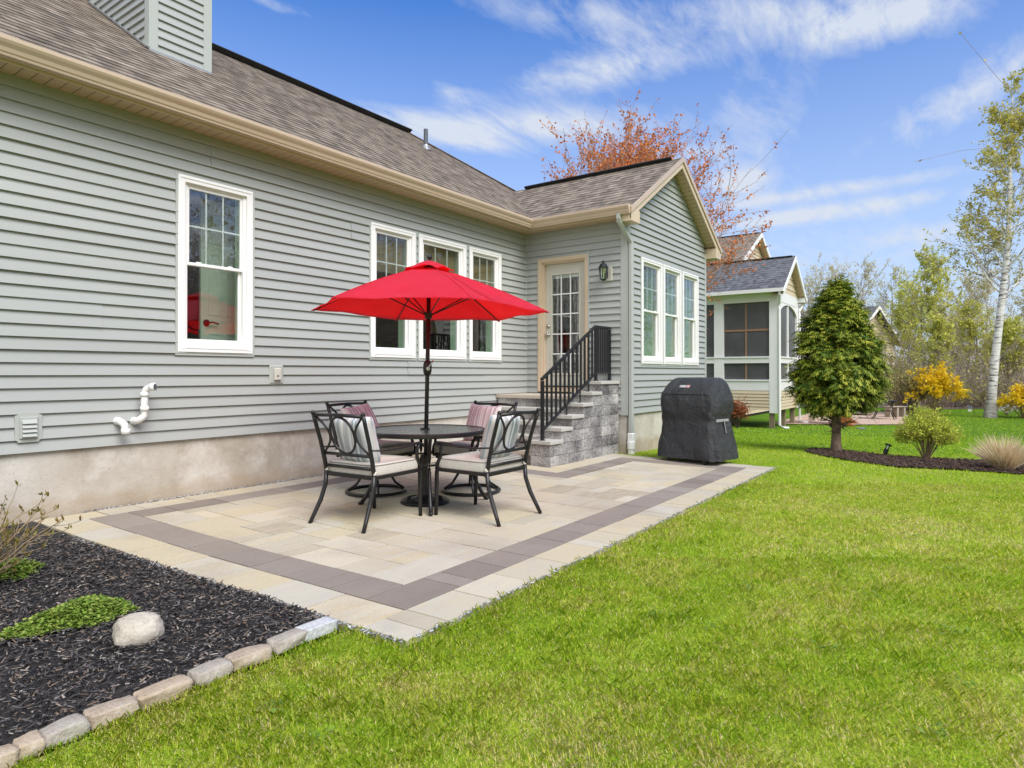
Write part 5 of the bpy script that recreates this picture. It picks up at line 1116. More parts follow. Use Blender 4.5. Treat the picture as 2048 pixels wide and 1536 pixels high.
# hemlock: drooping sprays of needles with yellow tips
def hemlock():
    rg = np.random.default_rng(21); bx, by = 12.12, -4.16; z0 = float(gz(bx)); t = thing('hemlock_tree', (bx, by, z0), 'dense egg shaped evergreen with a clear trunk on the lawn beside the porch', 'tree')
    zz = np.array([.56, .68, .86, 1.12, 1.42, 1.72, 2.02, 2.28, 2.50, 2.67, 2.78]); rr_ = np.array([.22, .43, .56, .60, .575, .51, .41, .29, .18, .09, .02]); off = -z0
    N = 9000; z = rg.choice(np.linspace(.6, 2.76, 400), N, p=(lambda w: w/w.sum())(np.interp(np.linspace(.6, 2.76, 400), zz, rr_)+.05)); th = rg.random(N)*2*PI
    Nc = 420; cl = rg.integers(0, Nc, N); zc = rg.choice(z, Nc); tc = rg.random(Nc)*2*PI; z = np.clip(zc[cl]+rg.normal(size=N)*.03, .6, 2.8); th = tc[cl]+rg.normal(size=N)*.05/np.maximum(.12, np.interp(z, zz, rr_))
    lump = (.86+.26*rg.random(Nc))[cl]*(1+.05*np.sin(th*3+z*4)+.04*np.sin(th*7-z*6+1)); inset = 1-.66*rg.random(N)**1.5; R = np.interp(z, zz, rr_)*lump*inset; k = rg.random(N) < .05; R[k] *= 1.06+.2*rg.random(k.sum())
    base = np.stack([R*np.cos(th), R*np.sin(th), z+off-.04], -1); out = np.stack([np.cos(th), np.sin(th), np.zeros(N)], -1); up = np.interp(z, [.5, 1.5, 2.9], [.05, .25, 1.0])[:, None]; d = unit(out+np.array([0, 0, 1])*up+rg.normal(size=(N, 3))*.38); L = (.12+.14*rg.random(N))
    n = 6; ax = np.empty((N, n, 3)); ax[:, 0] = base; dd = d
    for i in range(1, n): dd = unit(dd+np.array([0, 0, -.20])); ax[:, i] = ax[:, i-1]+dd*(L/(n-1))[:, None]
    Vs, rs = [], []; tone = rg.random(N)
    for i in range(n-1):
        for sd in (-1, 1):
            T = unit(ax[:, i+1]-ax[:, i]); S = unit(np.cross(T, np.array([0, 0, 1.])+rg.normal(size=(N, 3))*.25)); l = (L*.42*(1-.55*i/(n-1)))[:, None]*(.7+.6*rg.random(N))[:, None]; D_ = unit(S*sd+T*.75+np.array([0, 0, -.22])); w = unit(np.cross(D_, np.cross(S, T)))*.0065
            p = ax[:, i]; m_ = p+D_*l*.55+np.array([0, 0, .006]); e = p+D_*l+np.array([0, 0, -.012]); Vs.append(np.stack([p-w*.5, p+w*.5, m_+w, e, m_-w], 1)); rs.append(np.clip(.16+.45*tone+.22*i/(n-1)+rg.random(N)*.24, 0, 1))
    T = unit(ax[:, -1]-ax[:, -2]); S = unit(np.cross(T, np.array([0, 0, 1.])))*.010
    for a in (2, 3): p, e = ax[:, a], ax[:, a]+(ax[:, min(a+2, n-1)]-ax[:, a])*1.05; m_ = (p+e)/2; Vs.append(np.stack([p-S*.5, p+S*.5, m_+S, e, m_-S], 1)); rs.append(np.clip(.42+.45*tone+rg.random(N)*.25, 0, 1))
    V = np.concatenate(Vs).reshape(-1, 3); npmesh('crown', V, [np.arange(len(V)).reshape(-1, 5)], 'leaf_hem', t, rnd=np.concatenate(rs))
    P0 = np.array([[(0, 0, -.03), (0, .005, .15), (.006, 0, .4), (0, 0, .75), (.01, 0, 1.4), (0, 0, 2.2), (0, 0, 3.0)]]); R0 = np.array([[.105, .078, .072, .068, .05, .03, .008]]); P1, R1, A1 = grow(rg, P0, R0, np.array([3.]), 60, (.27, .97), (65, 95), .19, 5, .02, .1, .3, .3, lambda q: np.interp(q, [.27, .40, .5, 1], [.25, .7, 1.0, .2])); P2, R2, _ = grow(rg, P1, R1, A1, 5, (.3, 1), (25, 60), .5, 4, -.02, .15, .6, .4)
    V, F = np_tubes([(P0, R0), (P1, R1), (P2, np.maximum(R2, .002))], [16, 6, 3]); npmesh('trunk', V, [F], 'bark_hem', t, smooth=True)
hemlock()
def bush(name, label, base, H, W, nst, leaves, ls, lm, bark, seed, ang=(8, 48), up=.05, n2=5, n3=3, cat='shrub', leaf_lo=.3, rs=.006, group=None, vase=True, L1=None, flat=.3):
    rg = np.random.default_rng(seed); z0 = float(gz(base[0])); t = thing(name, (base[0], base[1], z0), label, cat, group=group); th = rg.random(nst)*2*PI; sp = np.sqrt(rg.random(nst)); n = 6; f = np.linspace(0, 1, n)
    tip = np.stack([W*.5*sp*np.cos(th), W*.5*sp*np.sin(th), H*(np.sqrt(np.maximum(0, 1-.72*sp**2)))*(.8+.3*rg.random(nst))], -1); st = np.stack([.05*W*np.cos(th)*sp, .05*W*np.sin(th)*sp, np.full(nst, -.01)], -1)
    P0 = st[:, None]*(1-f[None, :, None])+tip[:, None]*f[None, :, None]; bow = np.sin(PI*f)[None, :, None]*np.array([0, 0, 1])*H*.10; P0 = P0+bow+np.cumsum(rg.normal(size=(nst, n, 3))*H*.018, 1)*f[None, :, None]
    R0 = np.repeat((rs*np.linspace(1.4, .35, n))[None], nst, 0); L0 = np.linalg.norm(tip-st, axis=1); P1, R1, A1 = grow(rg, P0, R0, L0, n2, (.4, 1), (15, 50), L1 or .3, 4, up, .15, .6, .4); P2, R2, A2 = grow(rg, P1, R1, A1, n3, (.2, 1), (20, 55), .5, 3, up, .15, .7, .5)
    V, F = np_tubes([(P0, R0), (P1, np.maximum(R1, rs*.22)), (P2, np.maximum(R2, rs*.18))], [6, 4, 3]); npmesh('stems', V, [F], bark, t, smooth=True)
    per = max(1, leaves//len(P2)); Q = along(rg, P2, per, leaf_lo); Q += rg.normal(size=Q.shape)*ls*.3; V, F = leaf_quads(rg, Q, ls, flat); npmesh('foliage', V, [F], lm, t, rnd=np.clip(np.repeat(rg.random(len(P2)), per)*.5+rg.random(len(Q))*.5, 0, 1)); return t
bush('round_shrub', 'vase shaped lime green shrub standing in the brown island bed', (11.79, -5.46), .62, .70, 46, 15000, .028, 'leaf_shrub', 'stem', 3, n2=11, n3=5, rs=.0042)
p = at(1868, 838, 29.0); bush('forsythia', 'yellow blooming forsythia below the tall yellow green tree', (p.x, p.y), 1.95, 2.2, 34, 5200, .11, 'leaf_forsythia', 'stem', 4, n2=4, n3=2, rs=.012, leaf_lo=.1)
p = at(2046, 838, 27.5); bush('forsythia', 'yellow blooming forsythia cut by the right edge of the picture', (p.x, p.y), 1.25, 1.75, 36, 4600, .10, 'leaf_forsythia', 'stem', 14, n2=5, n3=2, rs=.01, leaf_lo=.1)
p = at(1818, 838, 29.5); bush('bare_shrub', 'dark crooked stemmed shrub left of the yellow forsythia', (p.x, p.y), 1.7, 2.0, 16, 1500, .10, 'leaf_under', 'stem_dark', 6, rs=.028, n2=5, n3=3)
p = at(1795, 828, 31.5); bush('loose_shrub', 'rounded grey green shrub behind the neighbouring patio bench', (p.x, p.y), 2.1, 2.6, 46, 5200, .11, 'leaf_under', 'stem', 7, rs=.012, n2=5, n3=3)
p = at(1474, 856, 21.8); bush('rust_shrub', 'clipped rust red shrub between the covered grill and the porch', (p.x, p.y), .78, .72, 50, 4200, .05, 'leaf_rust', 'stem_dark', 8, rs=.007)
def tufts(name, label, base, H, W, N, m, seed, wid=.0035, cat='ornamental grass'):
    rg = np.random.default_rng(seed); z0 = float(gz(base[0])); t = thing(name, (base[0], base[1], z0), label, cat); th = rg.random(N)*2*PI; r = W*.5*np.sqrt(rg.random(N)); out = np.stack([np.cos(th), np.sin(th), np.zeros(N)], -1); b = out*(r*.35)[:, None]; L = H*(.5+.6*rg.random(N)); lean = (.15+.75*rg.random(N)*(r/(W*.5)))[:, None]
    n = 5; P = np.empty((N, n, 3)); P[:, 0] = b; d = unit(out*lean+np.array([0, 0, 1.])+rg.normal(size=(N, 3))*.12)
    for k in range(1, n): d = unit(d+out*.10*lean+np.array([0, 0, -.06])); P[:, k] = P[:, k-1]+d*(L/(n-1))[:, None]
    s = unit(np.cross(d, rg.normal(size=(N, 3))))*wid; w = np.array([1, 1, .85, .6, .1]); Lf, Rt = P-s[:, None]*w[None, :, None], P+s[:, None]*w[None, :, None]; V = np.concatenate([Lf, Rt], 1); i = np.arange(N)[:, None]*2*n
    F = np.concatenate([i+np.array([k, k+1, n+k+1, n+k]) for k in range(n-1)]); npmesh('blades', V, [F], m, t, rnd=np.tile(rg.random(N), n-1)); return t
tufts('grass_clump', 'clump of dry straw coloured ornamental grass at the right edge of the island bed', (10.57, -6.38), .46, .48, 1500, 'straw', 5)
def mound(name, label, c, rx, ry, N, ls, m, seed, h=.06):
    rg = np.random.default_rng(seed); t = thing(name, (c[0], c[1], 0), label, 'ground plant'); a = rg.random(N)*2*PI; r = np.sqrt(rg.random(N)); lob = 1+.25*np.sin(a*3+seed)+.15*np.sin(a*7); x, y = rx*r*lob*np.cos(a), ry*r*lob*np.sin(a); z = h*(1-r**2)*(.55+.6*rg.random(N))+.012
    V, F = leaf_quads(rg, np.stack([x, y, z], -1), ls, .8, .75); npmesh('leaves', V, [F], m, t, rnd=rg.random(N)); return t
mound('ground_cover', 'low green leafy ground cover behind the pale boulder', (1.31, -2.56), .25, .12, 6500, .017, 'leaf_cover', 5, .085)
mound('ground_cover', 'small green ground cover tuft under the bare budding shrub', (1.36, -1.45), .16, .12, 2600, .018, 'leaf_cover', 6, .08)
mound('ground_cover', 'sparse yellowish sprouts at the left edge of the mulch', (.78, -2.75), .06, .05, 90, .022, 'leaf_shrub', 7, .05)
def budding():
    rg = np.random.default_rng(33); b = np.array([1.04, -1.70, 0]); t = thing('budding_shrub', tuple(b), 'sparse shrub with bare stems and opening buds at the left edge beside the patio', 'shrub')
    N = 28; th = rg.random(N)*2*PI; th[:16] = -.3+rg.normal(size=16)*.9+.6; el = np.radians(25+55*rg.random(N)); d = np.stack([np.cos(th)*np.cos(el), np.sin(th)*np.cos(el), np.sin(el)], -1); L = .36+.32*rg.random(N); n = 7; P = np.empty((N, n, 3)); P[:, 0] = rg.normal(size=(N, 3))*[.06, .06, 0]
    for k in range(1, n): d = unit(d+rg.normal(size=(N, 3))*.14+np.array([0, 0, .05])); P[:, k] = P[:, k-1]+d*(L/(n-1))[:, None]
    R = np.repeat((np.linspace(.0062, .0026, n))[None], N, 0); P1, R1, A1 = grow(rg, P, R, L, 5, (.3, .98), (25, 55), .32, 5, .1, .12, .7, .5); R1 = np.maximum(R1, .0018)
    V, F = np_tubes([(P, R), (P1, R1)], [6, 5]); npmesh('stems', V, [F], 'stem', t, smooth=True)
    tips = np.concatenate([P[:, -1], P1[:, -1], P1[:, 2][rg.random(len(P1)) < .5]]); Q = np.repeat(tips, 5, 0)+rg.normal(size=(len(tips)*5, 3))*.004
    s = (.019*(.6+.8*rg.random(len(Q))))[:, None]; dn = unit(rg.normal(size=Q.shape)*.55+np.array([0, 0, 1.])); e = unit(np.cross(dn, rg.normal(size=Q.shape)))*s*.3; V = np.stack([Q, Q+dn*s*.6+e, Q+dn*s*1.5, Q+dn*s*.6-e], 1).reshape(-1, 3); npmesh('buds', V, [np.arange(len(V)).reshape(-1, 4)], 'leaf_bud', t, rnd=np.repeat(rg.random(len(tips)), 5)*.6+rg.random(len(Q))*.4)
budding()
# ------------------------------------------------------------------ lawn blades (uncountable)
def lawn_blades():
    rg = np.random.default_rng(99); V3, V5, r3, r5 = [], [], [], []
    for d0, d1, dens, wid, hgt, q in ((1.45, 2.6, 24000, .0011, .028, 5), (2.6, 4.2, 16000, .0014, .028, 5), (4.2, 7, 8000, .0021, .028, 5), (7, 11, 2600, .0040, .032, 3), (11, 18, 900, .007, .034, 3), (18, 34, 190, .014, .04, 3)):
        a0, a1 = -1.05, 1.05; area = (d1**2-d0**2)/2*(a1-a0); N = int(area*dens); d = np.sqrt(d0**2+(d1**2-d0**2)*rg.random(N)); a = a0+(a1-a0)*rg.random(N); xy = (FW+RT*a[:, None])*d[:, None]; x, y = xy[:, 0], xy[:, 1]+CAM[1]
        jag = .012*np.sin(x*23)+.01*np.sin(x*61)
        bad = (y > -4.005+jag*1.6) & (x > 2.05) & (x < 8.66+.02*np.sin(y*31)) & (y < .3) | (x < 2.12) & (y > -3.655) | (x > 8.6) & (x < XR) & (y > D-.02) | inpoly(x, y, isl) | (y > .0) & (x > -6) & (x < XR) | inpoly(x, y, fl+far) | inpoly(x, y, NBP) | (x > 22.6) & (x < 34) & (y > -.75)
        x, y = x[~bad], y[~bad]; n1 = vnoise(rg, x, y, .42); n2 = vnoise(rg, x, y, .13); n3 = vnoise(rg, x, y, 1.6); dens_k = rg.random(len(x)) < (.45+.75*n2); x, y, n1, n2, n3 = x[dens_k], y[dens_k], n1[dens_k], n2[dens_k], n3[dens_k]; N = len(x)
        n4 = vnoise(rg, x, y, .055); dry = np.clip((n1*.34+n3*.30+n2*.18+n4*.18-.34)*2.5, 0, 1)*np.interp(x+y*.3, [3.6, 8], [1, .35]); r = np.clip(.02+.42*dry+.56*rg.random(N)**1.2, 0, 1); straw = rg.random(N) < (.17+.50*dry); r = r*np.interp(d1, [7, 18], [1, .6]); r = np.where(straw & (rg.random(N) < np.interp(d1, [7, 18], [1, .25])), .85+.15*rg.random(N), r)
        h = hgt*(.45+.75*rg.random(N)+.9*(rg.random(N) < .03))*(.72+.38*n2)*np.where(straw, .6, 1); az = rg.random(N)*2*PI; tl = (.45+1.0*rg.random(N))*np.where(straw, 1.9, 1); w = wid*(.6+.8*rg.random(N)); b = np.stack([x, y, gz(x)-.008], -1); s = np.stack([np.cos(az+1.57), np.sin(az+1.57), np.zeros(N)], -1)*w[:, None]; o = np.stack([np.cos(az), np.sin(az), np.zeros(N)], -1)
        dm = unit(o*(tl*.5)[:, None]+np.array([0, 0, 1])); de = unit(o*(tl*1.5)[:, None]+np.array([0, 0, 1])); m_ = b+dm*(h*.55)[:, None]; e = m_+de*(h*.5)[:, None]
        if q == 5: V5.append(np.stack([b-s, b+s, m_+s*.8, e, m_-s*.8], 1)); r5.append(r)
        else: V3.append(np.stack([b-s, b+s, e], 1)); r3.append(r)
    A, B = np.concatenate(V5), np.concatenate(V3); i5 = np.arange(len(A)*5).reshape(-1, 5); i3 = np.arange(len(B)*3).reshape(-1, 3)+len(A)*5
    tag(npmesh('grass', np.concatenate([A.reshape(-1, 3), B.reshape(-1, 3)]), [i5, i3], 'grass', rnd=np.concatenate(r5+r3)), kind='stuff')
NBP = [(25.2, .1), (26.3, -2.15), (27.7, -4.0), (36.4, -3.5), (35.5, .3)]
sheet('neighbour_patio', NBP, 'nbpaver', .02, 6)
lawn_blades()
rg_ = np.random.default_rng(4); wd = []
for k in range(18):                                   # broadleaf weeds pressed in the lawn
    u, v = rg_.uniform(250, 2000), rg_.uniform(1030, 1500); dd = 1.196*1289/(v-746.6); a = (u-1024)/1289.08; xy = (FW+RT*a)*dd; x, y = xy[0], xy[1]+CAM[1]
    if (y > -4.05 and x > 2) or (x < 2.1 and y > -3.7): continue
    wd.append(np.stack([x+rg_.normal(size=14)*.03, y+rg_.normal(size=14)*.03, np.full(14, .018)+rg_.random(14)*.015], -1))
Q = np.concatenate(wd); V, F = leaf_quads(rg_, Q, .022, .9, .6); tag(npmesh('lawn_weeds', V, [F], 'leaf_cover', rnd=rg_.random(len(F))*.5), kind='stuff')
# ------------------------------------------------------------------ small things on the lawn
def lz(x): return float(gz(x))
x, y = 11.99, -4.88
pl = thing('path_light', (x, y, lz(x)), 'small tilted black path light staked in the brown island bed', 'garden light'); pl.rotation_euler = (.1, .42, -.6)
mb = MB(); mb.smooth = False; mb.lathe([(.006, -.06), (.012, .02), (.034, .03), (.036, .10), (.030, .105)], n=14); mb.build('body', 'blackplastic', pl)
mb = MB(); mb.lathe([(.030, .106), (.030, .165)], n=14); mb.build('lens', 'lampglass', pl)
mb = MB(); mb.lathe([(.034, .165), (.056, .172), (.054, .186), (.012, .198)], n=14); mb.build('cap', 'blackplastic', pl)
mb = MB()
for k in range(4): a = k*PI/2; mb.bar((.031*math.cos(a), .031*math.sin(a), .104), (.031*math.cos(a), .031*math.sin(a), .167), .008)
mb.build('cage', 'blackplastic', pl)
x, y = 24.78, -2.93; mb = MB(); mb.smooth = False; mb.lathe([(.13, .0), (.13, .035), (.11, .045)], n=20); o = mb.build('valve_lid', 'flash'); o.location = (x, y, lz(x)-.0); tag(o, 'pale round valve lid flush in the lawn right of the evergreen', 'valve lid')
# bird house on a hook
p = at(1948, 834, 28.3); bz = lz(p.x)
bh = thing('bird_feeder', (p.x, p.y, bz), 'little white bird house hanging from a thin dark pole on the lawn', 'bird house')
mb = MB(); r_ = Vector((RT[0], RT[1], 0)); up_ = Vector((0, 0, 1)); mb.tube([tuple(v) for v in (Vector((0, 0, 0)), up_*.62, up_*.72-r_*.04, up_*.74-r_*.12, up_*.70-r_*.19)], .010, 6); mb.tube([tuple(up_*.70-r_*.19), tuple(up_*.50-r_*.19)], .005, 4); mb.build('pole', 'black', bh)
mb = MB(); c = -r_*.19; mb.prism([(c.x-.07, .22), (c.x+.07, .22), (c.x+.07, .38), (c.x, .46), (c.x-.07, .38)], c.y-.07, c.y+.07, 'y'); mb.build('box', 'white', bh)
mb = MB(); mb.bar((c.x-.10, c.y, .365), (c.x, c.y, .475), .17, .012, up=(1, 0, 1)); mb.bar((c.x+.10, c.y, .365), (c.x, c.y, .475), .17, .012, up=(-1, 0, 1)); mb.build('roof', 'lead', bh)
mb = MB(); mb.tube([(c.x, c.y-.069, .33), (c.x, c.y-.074, .33)], .022, 10); mb.build('entrance', 'darkgap', bh)
# white daffodils
p = at(2012, 820, 29.5); bush('white_flowers', 'patch of small white flowers left of the right hand forsythia', (p.x, p.y), .42, .7, 30, 260, .06, 'white', 'stem', 61, cat='flowers', rs=.006, n2=2, n3=1)
# neighbouring patio furniture
p = at(1768, 838, 26.5); tz_ = lz(p.x)+.03
nt_ = thing('side_table', (p.x, p.y, tz_), 'dark square metal table on the tan patio beyond the evergreen', 'table')
mb = MB(); mb.rbox(-.48, .48, -.48, .48, .72, .75, .01); mb.build('table_top', 'bronze', nt_)
for sx in (-1, 1):
    for sy in (-1, 1): mb = MB(); mb.smooth = True; mb.tube([(sx*.32, sy*.32, .73), (sx*.26, sy*.26, .5), (sx*.28, sy*.28, .25), (sx*.40, sy*.40, 0)], .02, 8); mb.build('leg', 'bronze', nt_)
mb = MB(); mb.bar((-.27, -.27, .32), (.27, .27, .32), .02); mb.bar((-.27, .27, .325), (.27, -.27, .325), .02); mb.build('brace', 'bronze', nt_)
p = at(1790, 838, 27.8); bn = thing('bench', (p.x, p.y, lz(p.x)+.03), 'low weathered wooden bench beside the dark metal table', 'bench', rz=-YAW+.25)
mb = MB()
for k in range(3): mb.rbox(-.46, .46, -.17+.115*k, -.06+.115*k, .41, .45, .006)
mb.build('seat', 'bench_wood', bn)
for x in (-.36, 0, .36): mb = MB(); mb.rbox(x-.05, x+.05, -.15, .15, 0, .408, .006); mb.build('leg', 'bench_wood', bn)
# ------------------------------------------------------------------ neighbouring house with screened porch
nbx, nby = 23.0, -.66; nx1, ny1 = 26.05, 4.5; NG = -.70
nb = thing('neighbour_house', (24.5, 1.5, NG), 'tan sided house with a white screened porch and grey shingle roofs', 'house')
NV = Vector((24.5, 1.5, NG))
def nbuild(mb, name, m, par=None, **k): mb.v = [tuple(Vector(v)-NV) for v in mb.v]; return mb.build(name, m, par or nb, **k)
lm_ = lambda a, d, z: (nbx-d, -a, z); fm = lambda a, d, z: (a, nby-d, z)
mb = MB(lm_); siding(mb, lambda z: -ny1, lambda z: -nby-.26, -.06, .60, seams=False, e=.11); nbuild(mb, 'siding', 'tan_siding', fix=False)
mb = MB(fm); siding(mb, lambda z: nbx+.26, lambda z: nx1-.2, -.06, .60, seams=False, e=.11); nbuild(mb, 'siding', 'tan_siding', fix=False)
mb = MB(fm); siding(mb, lambda z: max(nbx, 24.525-(5.30-z)/.74), lambda z: min(nx1, 24.525+(5.30-z)/.74), 4.0, 5.28, seams=False, e=.2); nbuild(mb, 'siding', 'tan_siding', fix=False)
mb = MB()
for y0, y1 in ((nby, nby+.27), (1.16, 1.50)): mb.box(nbx-.025, nbx+.22, y0, y1, -.16 if y0 == nby else .6, 3.66)
mb.box(nx1-.22, nx1+.02, nby-.02, nby+.2, -.10, 3.66); mb.box(24.50, 24.64, nby+.01, nby+.1, .97, 3.62); mb.box(nbx-.02, nbx+.27, nby-.0205, nby-.0005, -.16, 3.66)
for z0, z1, o in ((.60, .93, .0), (.93, .98, .03), (1.55, 1.73, .0), (1.73, 1.78, .03), (3.66, 4.02, .01)):
    mb.box(nbx-.015-o, nbx+.1, nby+.27, ny1, z0, z1); mb.box(nbx+.27, nx1-.2, nby-.014-o, nby+.1, z0, z1)
mb.box(nbx-.016, nbx+.1, nby-.015, nby+.27, 3.661, 4.02); mb.box(nx1-.2, nx1+.02, nby-.015, nby+.27, 3.661, 4.02)
# arched heads over the front openings
pts = [(nbx+.27, 3.66)]+[(nbx+.27+(nx1-.2-nbx-.27)*t, 3.28+.34*math.sin(PI*t)**.6) for t in np.linspace(0, 1, 20)]+[(nx1-.2, 3.66)]; mb.prism(pts, nby-.013, nby+.09, 'y')
nbuild(mb, 'porch_frame', 'white')
for nm, rects in (('screen', [(lm_, -1.16, -nby-.27, .98, 1.55), (lm_, -1.16, -nby-.27, 1.78, 3.66), (lm_, -ny1, -1.50, .98, 1.55), (lm_, -ny1, -1.50, 1.78, 3.66), (fm, nbx+.27, 24.50, .98, 1.55), (fm, nbx+.27, 24.5, 1.78, 3.62), (fm, 24.64, nx1-.22, .98, 1.55), (fm, 24.64, nx1-.22, 1.78, 3.62)]),):
    for f, a, b, z0, z1 in rects: mb = MB(f); mb.box(a, b, -.07, -.05, z0, z1); nbuild(mb, nm, 'screen')
mb = MB(lm_)
for a0, a1 in ((-1.16, -nby-.27),):
    c = a0+(a1-a0)*.49; mb.box(c-.025, c+.025, -.049, -.03, .98, 1.55); mb.box(c-.025, c+.025, -.049, -.03, 1.78, 3.66); mb.box(a0, a1, -.0485, -.028, 2.66, 2.73)
nbuild(mb, 'inner_frame', 'copperwood')
mb = MB(); mb.box(nbx+.05, nx1-.05, nby+.05, ny1, .5, .6); mb.box(nbx+.02, nbx+.12, nby+.28, ny1, -.05, .5); nbuild(mb, 'porch_floor', 'post_wood')
for x, y in ((nbx+.12, nby+.22), (nbx+.12, 1.3), (nx1-.2, nby+.16), (24.6, nby+.2), (24.6, 1.4)): mb = MB(); mb.box(x-.075, x+.075, y-.075, y+.075, NG-.1, -.06 if x > 23.2 else -.161); nbuild(mb, 'support_post', 'post_wood')
def gable_roof(xc, hw, y0, y1, zr, pitch, m, par=None, ov=.0):
    th = math.atan(pitch); c, s = math.cos(th), math.sin(th); zb = zr-hw*pitch
    for sg in (-1, 1):
        mb = MB(); roof_plane(mb, (xc+sg*hw, 0, zb), (0, 1, 0), (-sg*c, 0, s), (sg*s, 0, c), lambda q: y0, lambda q: y1, hw/c, .16); nbuild(mb, 'roof', m, fix=False)
    mb = MB()
    for sg in (-1, 1):
        P = lambda t, z: (xc+sg*t, z-pitch*t); mb.prism([P(0, zr-.01), P(hw, zr-.01), P(hw, zr-.2), P(0, zr-.2)], y0-.02, y0+.02, 'y')
        a, b = sorted((xc+sg*hw, xc+sg*(hw-.45))); 
    nbuild(mb, 'rake_board', 'white'); mb = MB()
    for sg in (-1, 1): P = lambda t, y: (xc+sg*t, y, zr-.19-pitch*t); mb.face([P(0, y0), P(hw, y0), P(hw, y0+.4), P(0, y0+.4)], [(0, 0), (hw, 0), (hw, .3), (0, .3)])
    nbuild(mb, 'soffit', 'soffit', fix=False)
    mb = MB(); mb.bar((xc, y0+.1, zr+.0), (xc, y1, zr+.0), .22, .03); nbuild(mb, 'ridge_vent', 'ridgevent')
gable_roof(24.525, 1.82, -.92, 6.5, 5.38, .74, 'shingle_grey')
mb = MB(); mb.box(22.60, 22.71, -.93, 5, 3.93, 4.05); nbuild(mb, 'gutter', 'white'); mb = MB(); mb.box(22.711, 23.02, -.66, 5, 4.0, 4.02); nbuild(mb, 'soffit', 'white'); mb = MB(); mb.box(26.34, 26.46, -.93, 5, 3.93, 4.05); nbuild(mb, 'gutter', 'white'); mb = MB(); mb.box(26.03, 26.338, -.9, -.6, 3.86, 4.03); nbuild(mb, 'eave_return', 'white')
for x, d_ in ((nbx-.02, 0), (nx1+.02, .3)):
    mb = MB(); q = -1 if d_ == 0 else 1
    xo = 22.68 if d_ == 0 else 26.4
    mb.tube([(xo, -.80, 3.95), (xo, -.80, 3.85), (x, nby-.06, 3.55), (x, nby-.06, 3.4), (x, nby-.06, NG+.14), (x+.06, nby-.20, NG+.06), (x+.1, nby-.34, NG+.05)], .045, 8); nbuild(mb, 'downspout', 'white')
# main part of the house behind: big gable turned the same way
gable_roof(30.2, 5.2, 1.7, 14, 7.55, .56, 'shingle')
mb = MB(lambda a, d, z: (a, 2.0-d, z)); siding(mb, lambda z: max(26.0, 30.2-(7.3-z)/.56), lambda z: min(34.6, 30.2+(7.3-z)/.56), -.6, 7.2, seams=False, e=.16); nbuild(mb, 'siding', 'tan_siding', fix=False)
mb = MB(lambda a, d, z: (26.0-d, -a, z)); siding(mb, lambda z: -13.5, lambda z: -2.0, -.6, 5.0, seams=False, e=.16); nbuild(mb, 'siding', 'tan_siding', fix=False)
mb = MB(lambda a, d, z: (34.6+d, a, z)); siding(mb, lambda z: 2.0, lambda z: 13.5, -.6, 5.0, seams=False, e=.16); nbuild(mb, 'siding', 'tan_siding', fix=False)
mb = MB(); mb.box(26.02, 34.58, 2.02, 13.5, -.8, 4.8); nbuild(mb, 'house_core', 'darkgap')
# orange stained stairs off the porch side
sy0, sy1 = -.72, -2.35
for xx_ in (25.95, 27.05):
    mb = MB(); mb.prism([(sy0, .58), (sy0, .28), (sy1, NG), (sy1-.25, NG), (sy0-.1, .60)], xx_-.04, xx_+.04, 'x'); nbuild(mb, 'stringer', 'orange_wood')
for k in range(6): mb = MB(); y = sy0-.04-k*.27; mb.box(25.995, 27.0, y-.27, y, .40-k*.195, .44-k*.195); mb.box(25.995, 27.0, y-.02, y, .25-k*.195, .399-k*.195); nbuild(mb, 'stair_tread', 'orange_wood')
mb = MB(); mb.box(25.86, 25.99, sy1-.12, sy1+.01, NG, .40); nbuild(mb, 'stair_post', 'orange_wood')
mb = MB(); mb.bar((25.93, sy0, 1.35), (25.93, sy1-.05, .42), .05, .09); nbuild(mb, 'stair_rail', 'orange_wood')
# ------------------------------------------------------------------ farther tan house
h3 = thing('distant_house', (56.9, .32, -.7), 'distant tan gabled house showing at the right of the evergreen', 'house', rz=-.24)
mb = MB(lambda a, d, z: (a, -d, z+.7)); siding(mb, lambda z: max(-4.6, -(6.2-z)/.58), lambda z: min(4.6, (6.2-z)/.58), -.7, 6.1, seams=False, e=.22); mb.build('siding', 'tan_siding', h3, fix=False)
mb = MB(); mb.box(-4.58, 4.58, .02, 12, -.3, 4.2); mb.build('house_core', 'tan_siding', h3)
th = math.atan(.58)
for sg in (-1, 1):
    mb = MB(); roof_plane(mb, (sg*5.0, 0, 4.2), (0, 1, 0), (-sg*math.cos(th), 0, math.sin(th)), (sg*math.sin(th), 0, math.cos(th)), lambda q: -.5, lambda q: 12.5, 5/math.cos(th), .2); mb.build('roof', 'shingle_grey', h3, fix=False)
mb = MB()
for sg in (-1, 1): P = lambda t, z: (sg*t, z-.58*t); mb.prism([P(0, 7.09), P(5.02, 7.09), P(5.02, 6.85), P(0, 6.85)], -.54, -.48, 'y')
mb.build('rake_board', 'white', h3)
mb = MB(); mb.box(3.2, 4.0, -.06, .0, 2.2, 3.4); w3 = mb.build('window', 'white', h3); mb = MB(); mb.box(3.28, 3.92, -.065, -.0605, 2.28, 3.32); mb.build('pane', 'room_dark', w3)
mb = MB(); mb.mesh([(2.6, -.9, 1.75), (4.9, -.9, 1.75), (4.9, 0, 2.1), (2.6, 0, 2.1), (2.6, -.9, 1.65), (4.9, -.9, 1.65), (4.9, 0, 1.65), (2.6, 0, 1.65)], [(0, 1, 2, 3), (4, 5, 6, 7), (0, 1, 5, 4), (1, 2, 6, 5), (0, 3, 7, 4)]); mb.build('pent_roof', 'shingle_grey', h3)
